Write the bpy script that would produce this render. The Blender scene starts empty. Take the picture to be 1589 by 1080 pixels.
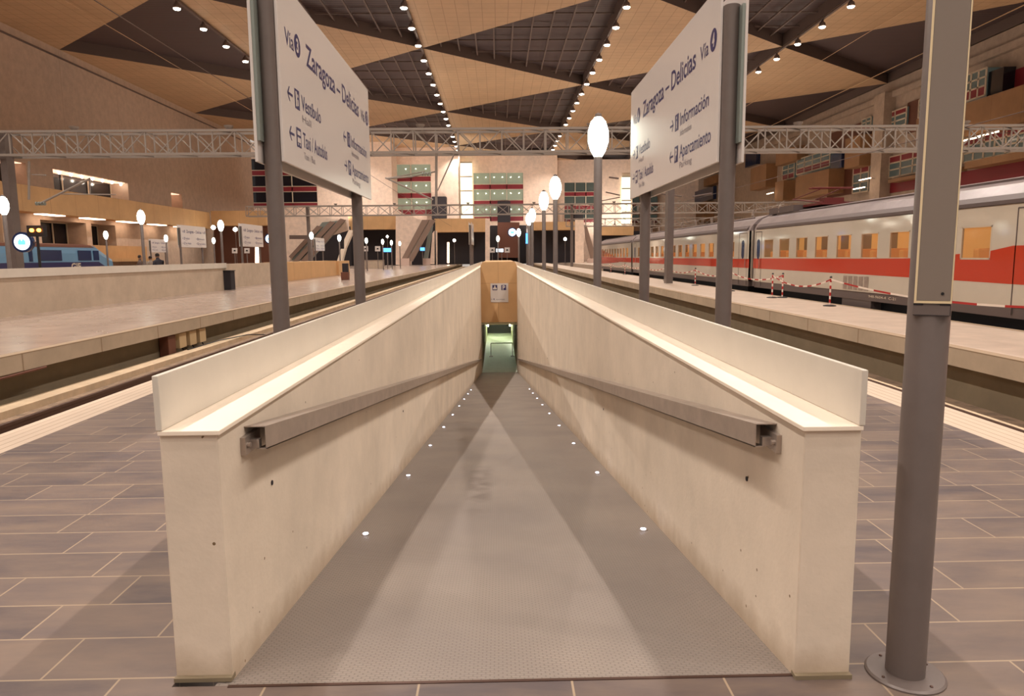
import bpy, bmesh, math, random
from mathutils import Vector, Matrix
random.seed(7)
sin, cos, PI = math.sin, math.cos, math.pi
scene = bpy.context.scene
COL = scene.collection

# ------------------------------------------------------------------ camera
FPX, PITCH, YAW, ROLL, CZ = 1099.0, math.radians(7.411), math.radians(1.057), math.radians(-0.544), 1.55
Fv = Vector((sin(YAW)*cos(PITCH), cos(YAW)*cos(PITCH), -sin(PITCH)))
R0 = Vector((cos(YAW), -sin(YAW), 0)); U0 = R0.cross(Fv)
Rv = cos(ROLL)*R0 + sin(ROLL)*U0; Uv = -sin(ROLL)*R0 + cos(ROLL)*U0
cd = bpy.data.cameras.new('camera'); cam = bpy.data.objects.new('camera', cd); COL.objects.link(cam)
cd.sensor_width = 36; cd.lens = FPX/1589*36; cd.clip_start = 0.05; cd.clip_end = 600
cam.matrix_world = Matrix(((Rv.x, Uv.x, -Fv.x, 0), (Rv.y, Uv.y, -Fv.y, 0), (Rv.z, Uv.z, -Fv.z, CZ), (0, 0, 0, 1)))
scene.camera = cam

def at(px, py, **k):
    """the point of the world plane X=, Y= or Z= seen at a pixel of the 1589x1080 photograph"""
    d = Rv*(px-794.5)/FPX - Uv*(py-540)/FPX + Fv
    a = 'XYZ'.index(list(k)[0]); v = list(k.values())[0]
    c = Vector((0, 0, CZ))
    return c + d*((v-c[a])/d[a])

# ------------------------------------------------------------------ world, exposure
w = bpy.data.worlds.new('hall_air'); scene.world = w; w.use_nodes = True
WB = w.node_tree.nodes['Background']; WB.inputs[0].default_value = (1.0, 0.87, 0.77, 1); WB.inputs[1].default_value = 0.55
vs = scene.view_settings
vs.view_transform = 'Standard'; vs.look = 'None'; vs.gamma = 1; vs.exposure = 0.0; vs.use_curve_mapping = False
scene.cycles.use_denoising = True
scene.cycles.max_bounces = 6; scene.cycles.diffuse_bounces = 4; scene.cycles.glossy_bounces = 3
scene.cycles.transmission_bounces = 4; scene.cycles.transparent_max_bounces = 8
scene.cycles.sample_clamp_indirect = 3; scene.cycles.caustics_reflective = False; scene.cycles.caustics_refractive = False

H = 25.0                                     # ceiling height
COLX = [-49.0, -28.8, -8.3, 12.05, 32.8, 54.8]    # left wall, four rows of lamps, right wall
SPOT_W = 3400
LAMP_COL = (1.0, 0.90, 0.81)
UP_W = 900
CEIL_ROWS = [(1, 'outer left'), (2, 'left of centre'), (3, 'right of centre'), (4, 'outer right')]

# ------------------------------------------------------------------ materials
def lin(c):
    return tuple((v/255/12.92 if v/255 <= 0.04045 else ((v/255+0.055)/1.055)**2.4) for v in c)
def mat(name, rgb, rough=0.6, metal=0.0, emis=None, estr=1.0, noise=0.0, nscale=3.0, bump=0.0, bscale=60.0, alpha=None, spec=None):
    m = bpy.data.materials.new(name); m.use_nodes = True
    nt = m.node_tree; b = nt.nodes['Principled BSDF']
    c = lin(rgb) + (1,)
    b.inputs['Base Color'].default_value = c; b.inputs['Roughness'].default_value = rough; b.inputs['Metallic'].default_value = metal
    if spec is not None: b.inputs['Specular IOR Level'].default_value = spec
    if alpha is not None: b.inputs['Alpha'].default_value = alpha
    if emis: b.inputs['Emission Color'].default_value = lin(emis)+(1,); b.inputs['Emission Strength'].default_value = estr
    if noise or bump:
        tc = nt.nodes.new('ShaderNodeNewGeometry')
        if noise:
            n = nt.nodes.new('ShaderNodeTexNoise'); n.inputs['Scale'].default_value = nscale; n.inputs['Detail'].default_value = 6; n.inputs['Roughness'].default_value = 0.65
            nt.links.new(tc.outputs['Position'], n.inputs['Vector'])
            r = nt.nodes.new('ShaderNodeMix'); r.data_type = 'RGBA'
            d = lin([max(0, v*(1-noise)) for v in rgb]); l = lin([min(255, v*(1+noise*0.6)) for v in rgb])
            r.inputs[6].default_value = d+(1,); r.inputs[7].default_value = l+(1,)
            mr = nt.nodes.new('ShaderNodeMapRange'); mr.inputs[1].default_value = 0.3; mr.inputs[2].default_value = 0.7
            nt.links.new(n.outputs['Fac'], mr.inputs[0]); nt.links.new(mr.outputs[0], r.inputs[0])
            nt.links.new(r.outputs[2], b.inputs['Base Color'])
            m['_c'] = 1
        if bump:
            n2 = nt.nodes.new('ShaderNodeTexNoise'); n2.inputs['Scale'].default_value = bscale; n2.inputs['Detail'].default_value = 4
            nt.links.new(tc.outputs['Position'], n2.inputs['Vector'])
            bp = nt.nodes.new('ShaderNodeBump'); bp.inputs['Strength'].default_value = bump; bp.inputs['Distance'].default_value = 0.004
            nt.links.new(n2.outputs['Fac'], bp.inputs['Height']); nt.links.new(bp.outputs[0], b.inputs['Normal'])
    return m

def N(nt, t, **k):
    n = nt.nodes.new(t)
    for a, v in k.items():
        if a.startswith('i_'):
            key = a[2:].replace('_', ' ')
            n.inputs[int(key) if key.isdigit() else key].default_value = v
        else: setattr(n, a, v)
    return n
def rgb4(c): return lin(c)+(1,)

def concrete(name, rgb, stain=(120, 98, 70), pits=True, joints=None, rough=0.75):
    """cast concrete: cloudy tone, fine pits, grime near foot"""
    m = mat(name, rgb, rough, noise=0.07, nscale=1.3, bump=0.25, bscale=45)
    nt = m.node_tree; b = nt.nodes['Principled BSDF']; L = nt.links
    base = b.inputs['Base Color'].links[0].from_socket
    g = N(nt, 'ShaderNodeNewGeometry')
    if pits:
        v = N(nt, 'ShaderNodeTexVoronoi', i_Scale=8.0, i_Randomness=1.0); L.new(g.outputs['Position'], v.inputs['Vector'])
        lt = N(nt, 'ShaderNodeMath', operation='LESS_THAN'); lt.inputs[1].default_value = 0.05
        L.new(v.outputs['Distance'], lt.inputs[0])
        n = N(nt, 'ShaderNodeTexNoise', i_Scale=2.2); L.new(g.outputs['Position'], n.inputs['Vector'])
        gt = N(nt, 'ShaderNodeMath', operation='GREATER_THAN'); gt.inputs[1].default_value = 0.48; L.new(n.outputs['Fac'], gt.inputs[0])
        mu = N(nt, 'ShaderNodeMath', operation='MULTIPLY'); L.new(lt.outputs[0], mu.inputs[0]); L.new(gt.outputs[0], mu.inputs[1])
        mx = N(nt, 'ShaderNodeMix', data_type='RGBA'); L.new(mu.outputs[0], mx.inputs[0]); L.new(base, mx.inputs[6])
        mx.inputs[7].default_value = rgb4(stain); base = mx.outputs[2]
    if joints:
        bt = N(nt, 'ShaderNodeTexBrick', offset=0.0, squash=1.0)
        bt.inputs['Scale'].default_value = 1.0; bt.inputs['Brick Width'].default_value = joints[1]; bt.inputs['Row Height'].default_value = joints[2]
        bt.inputs['Mortar Size'].default_value = joints[3]; bt.inputs['Mortar Smooth'].default_value = 0.2
        sp = N(nt, 'ShaderNodeSeparateXYZ'); L.new(g.outputs['Position'], sp.inputs[0])
        cb = N(nt, 'ShaderNodeCombineXYZ'); L.new(sp.outputs[joints[0][0]], cb.inputs[0]); L.new(sp.outputs[joints[0][1]], cb.inputs[1])
        L.new(cb.outputs[0], bt.inputs['Vector'])
        mx = N(nt, 'ShaderNodeMix', data_type='RGBA'); L.new(bt.outputs['Fac'], mx.inputs[0]); L.new(base, mx.inputs[6])
        mx.inputs[7].default_value = rgb4(joints[4]); base = mx.outputs[2]
    L.new(base, b.inputs['Base Color'])
    return m

def paver_mat():
    m = mat('stone_pavers', (135, 120, 118), 0.5); nt = m.node_tree; b = nt.nodes['Principled BSDF']; L = nt.links
    g = N(nt, 'ShaderNodeNewGeometry')
    mp = N(nt, 'ShaderNodeMapping'); mp.inputs['Location'].default_value = (0.1, 0.12, 0); L.new(g.outputs['Position'], mp.inputs[0])
    bt = N(nt, 'ShaderNodeTexBrick', offset=0.37, offset_frequency=2, squash=1.45, squash_frequency=3)
    bt.inputs['Scale'].default_value = 1; bt.inputs['Brick Width'].default_value = 0.56; bt.inputs['Row Height'].default_value = 0.29
    bt.inputs['Mortar Size'].default_value = 0.0055; bt.inputs['Mortar Smooth'].default_value = 0.5
    bt.inputs['Color1'].default_value = (0, 0, 0, 1); bt.inputs['Color2'].default_value = (1, 1, 1, 1); bt.inputs['Mortar'].default_value = (0.5, 0.5, 0.5, 1)
    L.new(mp.outputs[0], bt.inputs['Vector'])
    cr = N(nt, 'ShaderNodeValToRGB'); e = cr.color_ramp.elements
    e[0].position = 0; e[0].color = rgb4((77, 67, 70)); e[1].position = 1; e[1].color = rgb4((104, 90, 86))
    L.new(bt.outputs['Color'], cr.inputs[0])
    n = N(nt, 'ShaderNodeTexNoise', i_Scale=1.6, i_Detail=7.0, i_Roughness=0.62)
    mp2 = N(nt, 'ShaderNodeMapping'); mp2.inputs['Scale'].default_value = (0.8, 2.6, 1); mp2.inputs['Rotation'].default_value = (0, 0, 0.35)
    L.new(g.outputs['Position'], mp2.inputs[0]); L.new(mp2.outputs[0], n.inputs['Vector'])
    mr = N(nt, 'ShaderNodeMapRange'); mr.inputs[1].default_value = 0.35; mr.inputs[2].default_value = 0.75; L.new(n.outputs['Fac'], mr.inputs[0])
    mx = N(nt, 'ShaderNodeMix', data_type='RGBA'); mx.inputs[7].default_value = rgb4((132, 112, 96))
    sc = N(nt, 'ShaderNodeMath', operation='MULTIPLY'); sc.inputs[1].default_value = 0.85; L.new(mr.outputs[0], sc.inputs[0])
    L.new(sc.outputs[0], mx.inputs[0]); L.new(cr.outputs[0], mx.inputs[6])
    mx2 = N(nt, 'ShaderNodeMix', data_type='RGBA'); mx2.inputs[7].default_value = rgb4((158, 138, 116))
    L.new(bt.outputs['Fac'], mx2.inputs[0]); L.new(mx.outputs[2], mx2.inputs[6]); L.new(mx2.outputs[2], b.inputs['Base Color'])
    bp = N(nt, 'ShaderNodeBump'); bp.inputs['Strength'].default_value = 0.35; bp.inputs['Distance'].default_value = 0.01; L.new(n.outputs['Fac'], bp.inputs['Height'])
    L.new(bp.outputs[0], b.inputs['Normal'])
    return m

def ramp_mat():
    m = mat('ribbed_ramp_metal', (172, 154, 138), 0.55); nt = m.node_tree; b = nt.nodes['Principled BSDF']; L = nt.links
    g = N(nt, 'ShaderNodeNewGeometry')
    bt = N(nt, 'ShaderNodeTexBrick', offset=0.5)
    bt.inputs['Scale'].default_value = 1; bt.inputs['Brick Width'].default_value = 0.032; bt.inputs['Row Height'].default_value = 0.016
    bt.inputs['Mortar Size'].default_value = 0.0035; bt.inputs['Mortar Smooth'].default_value = 0.6
    L.new(g.outputs['Position'], bt.inputs['Vector'])
    n = N(nt, 'ShaderNodeTexNoise', i_Scale=1.1, i_Detail=5.0); L.new(g.outputs['Position'], n.inputs['Vector'])
    mr = N(nt, 'ShaderNodeMapRange'); mr.inputs[1].default_value = 0.3; mr.inputs[2].default_value = 0.72; L.new(n.outputs['Fac'], mr.inputs[0])
    mx = N(nt, 'ShaderNodeMix', data_type='RGBA'); mx.inputs[6].default_value = rgb4((130, 120, 114)); mx.inputs[7].default_value = rgb4((151, 139, 129))
    L.new(mr.outputs[0], mx.inputs[0])
    mx2 = N(nt, 'ShaderNodeMix', data_type='RGBA'); L.new(mx.outputs[2], mx2.inputs[6]); mx2.inputs[7].default_value = rgb4((104, 94, 88))
    sc = N(nt, 'ShaderNodeMath', operation='MULTIPLY'); sc.inputs[1].default_value = 0.55; L.new(bt.outputs['Fac'], sc.inputs[0]); L.new(sc.outputs[0], mx2.inputs[0])
    # rust-brown wear blotch
    mp = N(nt, 'ShaderNodeMapping'); mp.inputs['Location'].default_value = (0.19, -6.2, 0.0); mp.inputs['Scale'].default_value = (1, 1, 1); L.new(g.outputs['Position'], mp.inputs[0])
    sp = N(nt, 'ShaderNodeSeparateXYZ'); L.new(mp.outputs[0], sp.inputs[0])
    def gauss(sock, wd):
        a = N(nt, 'ShaderNodeMath', operation='MULTIPLY'); L.new(sock, a.inputs[0]); a.inputs[1].default_value = 1/wd
        p = N(nt, 'ShaderNodeMath', operation='MULTIPLY'); L.new(a.outputs[0], p.inputs[0]); L.new(a.outputs[0], p.inputs[1])
        s = N(nt, 'ShaderNodeMath', operation='SUBTRACT', use_clamp=True); s.inputs[0].default_value = 1; L.new(p.outputs[0], s.inputs[1])
        return s.outputs[0]
    gx = gauss(sp.outputs[0], 0.13); gy = gauss(sp.outputs[1], 1.3)
    pr = N(nt, 'ShaderNodeMath', operation='MULTIPLY'); L.new(gx, pr.inputs[0]); L.new(gy, pr.inputs[1])
    n3 = N(nt, 'ShaderNodeTexNoise', i_Scale=3.2); L.new(g.outputs['Position'], n3.inputs['Vector'])
    mr3 = N(nt, 'ShaderNodeMapRange'); mr3.inputs[1].default_value = 0.42; mr3.inputs[2].default_value = 0.6; L.new(n3.outputs['Fac'], mr3.inputs[0])
    pr2 = N(nt, 'ShaderNodeMath', operation='MULTIPLY'); L.new(pr.outputs[0], pr2.inputs[0]); L.new(mr3.outputs[0], pr2.inputs[1])
    pr3 = N(nt, 'ShaderNodeMath', operation='MULTIPLY'); pr3.inputs[1].default_value = 0.6; L.new(pr2.outputs[0], pr3.inputs[0])
    mx3 = N(nt, 'ShaderNodeMix', data_type='RGBA'); L.new(pr3.outputs[0], mx3.inputs[0]); L.new(mx2.outputs[2], mx3.inputs[6]); mx3.inputs[7].default_value = rgb4((84, 72, 68))
    L.new(mx3.outputs[2], b.inputs['Base Color'])
    bp = N(nt, 'ShaderNodeBump', invert=True); bp.inputs['Strength'].default_value = 0.5; bp.inputs['Distance'].default_value = 0.003; L.new(bt.outputs['Fac'], bp.inputs['Height'])
    L.new(bp.outputs[0], b.inputs['Normal'])
    return m

def grid_mat(name, rgb, dark, ax, bw, rh, ms, rough=0.6, offset=0.0, noise=0.05):
    m = mat(name, rgb, rough, noise=noise, nscale=0.35); nt = m.node_tree; b = nt.nodes['Principled BSDF']; L = nt.links
    base = b.inputs['Base Color'].links[0].from_socket
    g = N(nt, 'ShaderNodeNewGeometry'); sp = N(nt, 'ShaderNodeSeparateXYZ'); L.new(g.outputs['Position'], sp.inputs[0])
    cb = N(nt, 'ShaderNodeCombineXYZ'); L.new(sp.outputs[ax[0]], cb.inputs[0]); L.new(sp.outputs[ax[1]], cb.inputs[1])
    bt = N(nt, 'ShaderNodeTexBrick', offset=offset); bt.inputs['Scale'].default_value = 1
    bt.inputs['Brick Width'].default_value = bw; bt.inputs['Row Height'].default_value = rh; bt.inputs['Mortar Size'].default_value = ms
    L.new(cb.outputs[0], bt.inputs['Vector'])
    mx = N(nt, 'ShaderNodeMix', data_type='RGBA'); L.new(bt.outputs['Fac'], mx.inputs[0]); L.new(base, mx.inputs[6]); mx.inputs[7].default_value = rgb4(dark)
    L.new(mx.outputs[2], b.inputs['Base Color'])
    return m

M = {}
M['ramp_wall'] = concrete('cast_concrete_ramp', (222, 207, 189))
def grime(m):
    '''dirty band of uneven height where the wall meets the ramp floor'''
    nt = m.node_tree; b = nt.nodes['Principled BSDF']; L = nt.links; base = b.inputs['Base Color'].links[0].from_socket
    g = N(nt, 'ShaderNodeNewGeometry'); sp = N(nt, 'ShaderNodeSeparateXYZ'); L.new(g.outputs['Position'], sp.inputs[0])
    ym = N(nt, 'ShaderNodeMath', operation='SUBTRACT'); L.new(sp.outputs[1], ym.inputs[0]); ym.inputs[1].default_value = 2.45
    yx = N(nt, 'ShaderNodeMath', operation='MAXIMUM'); L.new(ym.outputs[0], yx.inputs[0]); yx.inputs[1].default_value = 0
    ma = N(nt, 'ShaderNodeMath', operation='MULTIPLY_ADD'); L.new(yx.outputs[0], ma.inputs[0]); ma.inputs[1].default_value = 0.135; L.new(sp.outputs[2], ma.inputs[2])
    n = N(nt, 'ShaderNodeTexNoise', i_Scale=9.0, i_Detail=5.0); L.new(g.outputs['Position'], n.inputs['Vector'])
    ad = N(nt, 'ShaderNodeMath', operation='MULTIPLY_ADD'); L.new(n.outputs['Fac'], ad.inputs[0]); ad.inputs[1].default_value = -0.16; L.new(ma.outputs[0], ad.inputs[2])
    mr = N(nt, 'ShaderNodeMapRange'); mr.inputs[1].default_value = -0.08; mr.inputs[2].default_value = 0.06; mr.inputs[3].default_value = 0.5; mr.inputs[4].default_value = 0.0
    L.new(ad.outputs[0], mr.inputs[0])
    mx = N(nt, 'ShaderNodeMix', data_type='RGBA'); L.new(mr.outputs[0], mx.inputs[0]); L.new(base, mx.inputs[6]); mx.inputs[7].default_value = rgb4((150, 120, 86)); L.new(mx.outputs[2], b.inputs['Base Color'])
grime(M['ramp_wall'])
M['coping'] = mat('coping_stone', (250, 236, 218), 0.4, noise=0.02, nscale=4)
M['upstand'] = mat('upstand_panel', (216, 208, 196), 0.45, noise=0.03, nscale=2)
M['paver'] = paver_mat(); M['ramp'] = ramp_mat()
M['far_floor'] = mat('far_platform_terrazzo', (156, 138, 126), 0.25, noise=0.10, nscale=1.2)
M['right_floor'] = mat('right_platform_paving', (184, 166, 150), 0.45, noise=0.08, nscale=1.5)
M['edge'] = concrete('platform_edge_slab', (188, 170, 148), pits=False, joints=((1, 2), 2.4, 50.0, 0.02, (150, 128, 104)))
M['strip'] = grid_mat('tactile_strip', (198, 178, 158), (160, 138, 118), (1, 0), 40.0, 0.09, 0.006)
M['trackwall'] = concrete('trackside_wall', (128, 114, 92), pits=False)
M['ballast'] = mat('dirty_ballast', (140, 118, 98), 0.9, noise=0.25, nscale=5, bump=0.5, bscale=12)
M['slabtrack'] = mat('slab_track', (206, 182, 152), 0.8, noise=0.1, nscale=2)
M['rail'] = mat('rail_steel', (92, 70, 62), 0.4, 0.6)
M['ochre'] = grid_mat('ochre_panel', (212, 170, 122), (180, 140, 98), (0, 2), 3.0, 50.0, 0.012, noise=0.06)
M['balcony'] = grid_mat('shaded_ochre_panel', (158, 120, 84), (132, 98, 66), (1, 2), 4.5, 50.0, 0.03, noise=0.08)  # ochre panel darkened in colour for the dim light on the right wall
M['ochre_y'] = grid_mat('ochre_panel_long', (204, 162, 114), (174, 134, 92), (1, 2), 4.5, 50.0, 0.03, noise=0.06)
M['wallL'] = concrete('left_hall_wall', (196, 174, 156), pits=False, joints=((1, 2), 12.0, 40.0, 0.06, (180, 158, 140)))
M['wallR'] = concrete('right_hall_wall', (180, 162, 146), pits=False)
M['facade'] = concrete('end_facade', (240, 216, 198), pits=False)
M['parapet'] = concrete('far_parapet', (190, 172, 152))
M['tan'] = grid_mat('tan_ceiling_panels', (200, 169, 134), (168, 138, 106), (0, 1), 1.25, 1.25, 0.03)
M['louvre'] = grid_mat('dark_louvre', (92, 76, 76), (66, 54, 56), (0, 1), 60.0, 0.55, 0.12)
M['truss_dark'] = mat('dark_roof_truss', (104, 88, 82), 0.6)
M['post'] = mat('grey_painted_post', (112, 101, 97), 0.42, 0.1, noise=0.04, nscale=6)
M['hatch'] = mat('lighter_grey_hatch', (136, 124, 114), 0.45)
M['postg'] = mat('green_grey_sign_frame', (142, 150, 144), 0.4, 0.3)
M['steel'] = mat('brushed_steel', (176, 162, 152), 0.38, 0.55, noise=0.08, nscale=8)
M['gantry'] = mat('galvanised_gantry', (158, 148, 140), 0.55, 0.2)
M['white'] = mat('white_sign_face', (214, 206, 202), 0.22)
M['navy'] = mat('navy_lettering', (46, 42, 96), 0.4)
M['grey_text'] = mat('grey_lettering', (120, 110, 118), 0.4)
M['cream'] = mat('cream_trim', (236, 216, 176), 0.4)
M['black'] = mat('black_plastic', (26, 24, 28), 0.5)
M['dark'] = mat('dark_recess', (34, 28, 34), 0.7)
M['darkred'] = mat('dark_red_panel', (132, 34, 46), 0.5)
M['red'] = mat('orange_red_paint', (196, 60, 34), 0.1)
M['trainwhite'] = mat('train_white_paint', (206, 197, 182), 0.07, noise=0.02, nscale=1.0, bump=0.12, bscale=2.2)
M['trainroof'] = mat('train_roof_grey', (150, 138, 138), 0.28, 0.2, noise=0.08, nscale=1.5)
M['skirt'] = mat('train_skirt_grey', (98, 86, 84), 0.5)
M['under'] = mat('underframe_black', (20, 20, 28), 0.7)
M['glass'] = mat('coach_window_glass', (220, 200, 160), 0.05, alpha=0.12)
M['interior'] = mat('glowing_coach_lining', (200, 150, 80), 0.6, emis=(206, 146, 72), estr=0.5)  # lining glows by itself in place of the coach lighting
M['seat'] = mat('orange_seat', (214, 138, 56), 0.7, emis=(214, 130, 50), estr=0.18)  # faint glow put into the seat colour for the coach lighting
M['seatback'] = mat('seat_antimacassar', (120, 92, 62), 0.8)
M['bulb'] = mat('lamp_glow', (255, 250, 235), 0.4, emis=(255, 244, 222), estr=26)
M['globe'] = mat('frosted_lantern_glow', (255, 255, 245), 0.4, emis=(250, 255, 236), estr=9)
M['warmglow'] = mat('warm_tube_glow', (255, 230, 200), 0.4, emis=(255, 222, 190), estr=6)
M['orangeglow'] = mat('orange_signal_glow', (255, 150, 60), 0.4, emis=(255, 140, 50), estr=14)
M['ledglow'] = mat('floor_led_glow', (240, 240, 255), 0.3, emis=(225, 232, 255), estr=10)
M['blueglow'] = mat('blue_screen_glow', (80, 150, 255), 0.4, emis=(90, 165, 255), estr=2.2)
M['whiteglow'] = mat('white_screen_glow', (240, 250, 255), 0.4, emis=(225, 242, 255), estr=2.4)
M['greenglass'] = mat('lit_green_window', (120, 126, 112), 0.15, emis=(158, 164, 138), estr=0.42)
M['dimglass'] = mat('dim_window_glass', (60, 66, 62), 0.12, emis=(84, 92, 84), estr=0.28)
M['darkglass'] = mat('dark_window_glass', (26, 26, 36), 0.1)
M['blueglass'] = mat('blue_window_glass', (34, 48, 84), 0.15)
M['brightglass'] = mat('bright_stair_glass', (250, 250, 220), 0.3, emis=(250, 250, 215), estr=1.5)
M['frame'] = mat('pale_window_frame', (206, 192, 172), 0.5)
M['bluepaint'] = mat('light_blue_train_paint', (104, 146, 178), 0.3)
M['navypaint'] = mat('navy_train_paint', (38, 36, 84), 0.3)
M['skin'] = mat('skin', (150, 110, 88), 0.6)
M['coat'] = mat('dark_coat', (36, 32, 42), 0.8)
M['coat2'] = mat('brown_coat', (84, 66, 58), 0.8)
M['coat3'] = mat('grey_coat', (138, 122, 108), 0.8)
M['hair'] = mat('dark_hair', (34, 26, 24), 0.8)
M['stripe_red'] = mat('barrier_red', (176, 34, 34), 0.5)
M['stripe_white'] = mat('barrier_white', (236, 224, 212), 0.5)
M['tunnel'] = mat('pale_green_tunnel_floor', (206, 212, 196), 0.5, noise=0.05)
M['tunnelwall'] = mat('tunnel_wall', (222, 222, 190), 0.6)
M['tubeglow'] = mat('green_white_tube_glow', (230, 250, 210), 0.4, emis=(240, 250, 222), estr=60)
M['brown'] = mat('brown_cladding', (104, 62, 46), 0.6)
M['pinkwhite'] = mat('escalator_plinth', (214, 188, 176), 0.5)
M['escal'] = mat('escalator_balustrade', (150, 128, 116), 0.35, 0.3)
M['beigebox'] = mat('cable_box_beige', (198, 172, 134), 0.6)
M['panto'] = mat('red_pantograph', (104, 34, 32), 0.5)

# ------------------------------------------------------------------ mesh builder
class MB:
    def __init__(s): s.v = []; s.f = []; s.mi = []; s.m = 0; s.sm = []
    def add(s, vs_, fs, smooth=False):
        o = len(s.v); s.v += [tuple(x) for x in vs_]
        for f in fs: s.f.append([o+i for i in f]); s.mi.append(s.m); s.sm.append(smooth)
        return s
    def box(s, x0, x1, y0, y1, z0, z1):
        if x0 > x1: x0, x1 = x1, x0
        if y0 > y1: y0, y1 = y1, y0
        if z0 > z1: z0, z1 = z1, z0
        return s.add([(x0, y0, z0), (x1, y0, z0), (x1, y1, z0), (x0, y1, z0), (x0, y0, z1), (x1, y0, z1), (x1, y1, z1), (x0, y1, z1)],
                     [(0, 3, 2, 1), (4, 5, 6, 7), (0, 1, 5, 4), (1, 2, 6, 5), (2, 3, 7, 6), (3, 0, 4, 7)])
    def prism(s, pts, d):
        """closed polygon (3D points) swept by vector d"""
        n = len(pts); a = [Vector(p) for p in pts]; b = [p+Vector(d) for p in a]
        return s.add(a+b, [tuple(range(n))[::-1], tuple(range(n, 2*n))] + [(i, (i+1) % n, n+(i+1) % n, n+i) for i in range(n)])
    def bar(s, p, q, w, h=None, n=4, r2=None):
        """straight bar between points; n=4 square, else round"""
        p = Vector(p); q = Vector(q); d = (q-p); L = d.length
        if L < 1e-6: return s
        d /= L; up = Vector((0, 0, 1)) if abs(d.z) < 0.9 else Vector((0, 1, 0))
        a = d.cross(up).normalized(); b = a.cross(d)
        h = h or w; vs_ = []; r2 = r2 if r2 is not None else 1.0
        for base, k in ((p, 1.0), (q, r2)):
            for i in range(n):
                t = 2*PI*(i+0.5)/n; c = 1/cos(PI/n) if n == 4 else 1
                vs_.append(base + a*(cos(t)*w/2*c*k) + b*(sin(t)*h/2*c*k))
        return s.add(vs_, [tuple(range(n))[::-1], tuple(range(n, 2*n))] + [(i, (i+1) % n, n+(i+1) % n, n+i) for i in range(n)], n > 6)
    def lathe(s, c, prof, n=20):
        """prof: (radius, z) list, closed to the axis at both ends; c centre"""
        vs_ = []
        for r, z in prof:
            for i in range(n): t = 2*PI*i/n; vs_.append((c[0]+r*cos(t), c[1]+r*sin(t), c[2]+z))
        k = len(prof); fs = []
        for j in range(k-1):
            for i in range(n): fs.append((j*n+i, j*n+(i+1) % n, (j+1)*n+(i+1) % n, (j+1)*n+i))
        fs += [tuple(range(n))[::-1], tuple(range((k-1)*n, k*n))]
        return s.add(vs_, fs, True)
    def quad(s, a, b, c, d): return s.add([a, b, c, d], [(0, 1, 2, 3)])
    def path(s, pts, w, n=6):
        for a, b in zip(pts[:-1], pts[1:]): s.bar(a, b, w, n=n)
        return s
    def build(s, name, mats, parent=None, bevel=0.0, recalc=True):
        me = bpy.data.meshes.new(name)
        loc = Vector((0, 0, 0))
        if parent is not None:
            q = parent
            while q is not None: loc = loc + q.location; q = q.parent
        org = Vector((0, 0, 0))
        if parent is None:
            xs = [v[0] for v in s.v]; ys = [v[1] for v in s.v]; zs = [v[2] for v in s.v]
            org = Vector(((min(xs)+max(xs))/2, (min(ys)+max(ys))/2, min(zs)))
        me.from_pydata([tuple(Vector(v)-loc-org) for v in s.v], [], s.f)
        if not isinstance(mats, (list, tuple)): mats = [mats]
        for m in mats: me.materials.append(M[m])
        for p, i, sm in zip(me.polygons, s.mi, s.sm): p.material_index = min(i, len(mats)-1); p.use_smooth = sm
        if recalc:
            bm = bmesh.new(); bm.from_mesh(me); bmesh.ops.recalc_face_normals(bm, faces=bm.faces); bm.to_mesh(me); bm.free()
        if any(s.sm): me.set_sharp_from_angle(angle=math.radians(40))
        o = bpy.data.objects.new(name, me); COL.objects.link(o); o.location = org
        if parent is not None: o.parent = parent
        if bevel:
            b = o.modifiers.new('bevel', 'BEVEL'); b.width = bevel; b.segments = 2; b.limit_method = 'ANGLE'
        return o

def tag(o, label=None, cat=None, group=None, kind=None):
    if label: o['label'] = label
    if cat: o['category'] = cat
    if group: o['group'] = group
    if kind: o['kind'] = kind
    return o
def thing(name, label, cat, loc, group=None):
    o = bpy.data.objects.new(name, None); COL.objects.link(o); o.location = loc; o.empty_display_size = 0.2
    return tag(o, label, cat, group)
def struct(name, mb, m, **k): return tag(mb.build(name, m, **k), kind='structure')
def copy_tree(o, parent=None):
    c = o.copy(); COL.objects.link(c)
    if parent is not None: c.parent = parent
    for ch in list(o.children): copy_tree(ch, c)
    return c
ORD = ['nearest', 'second nearest', 'third nearest', 'fourth nearest', 'fifth nearest', 'sixth nearest', 'seventh nearest', 'eighth nearest', 'ninth nearest', 'tenth nearest',
       'eleventh nearest', 'twelfth nearest', 'thirteenth nearest', 'fourteenth nearest', 'fifteenth nearest', 'sixteenth nearest', 'seventeenth nearest', 'eighteenth nearest', 'nineteenth nearest', 'twentieth nearest']

# ------------------------------------------------------------------ text
def text_geo(s, size, bold=0.0):
    cu = bpy.data.curves.new('t', 'FONT'); cu.body = s; cu.size = size; cu.offset = bold; cu.resolution_u = 3
    cu.extrude = 0.0
    o = bpy.data.objects.new('t', cu); COL.objects.link(o)
    bpy.context.view_layer.update()
    dg = bpy.context.evaluated_depsgraph_get()
    me = bpy.data.meshes.new_from_object(o.evaluated_get(dg))
    vs_ = [v.co.copy() for v in me.vertices]; fs = [tuple(p.vertices) for p in me.polygons]
    bpy.data.objects.remove(o); bpy.data.curves.remove(cu); bpy.data.meshes.remove(me)
    return vs_, fs
def put_text(mb, s, u0, v0, cap, width, place, bold=0.0):
    """lettering: lower-left at (u0,v0), cap height, stretched to width; place(u,v)->3D"""
    vs_, fs = text_geo(s, 1.0, bold)
    x0 = min(v.x for v in vs_); x1 = max(v.x for v in vs_)
    sx = width/(x1-x0) if width else cap/0.7; sy = cap/0.7
    mb.add([place(u0+(v.x-x0)*sx, v0+v.y*sy) for v in vs_], fs)

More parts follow.
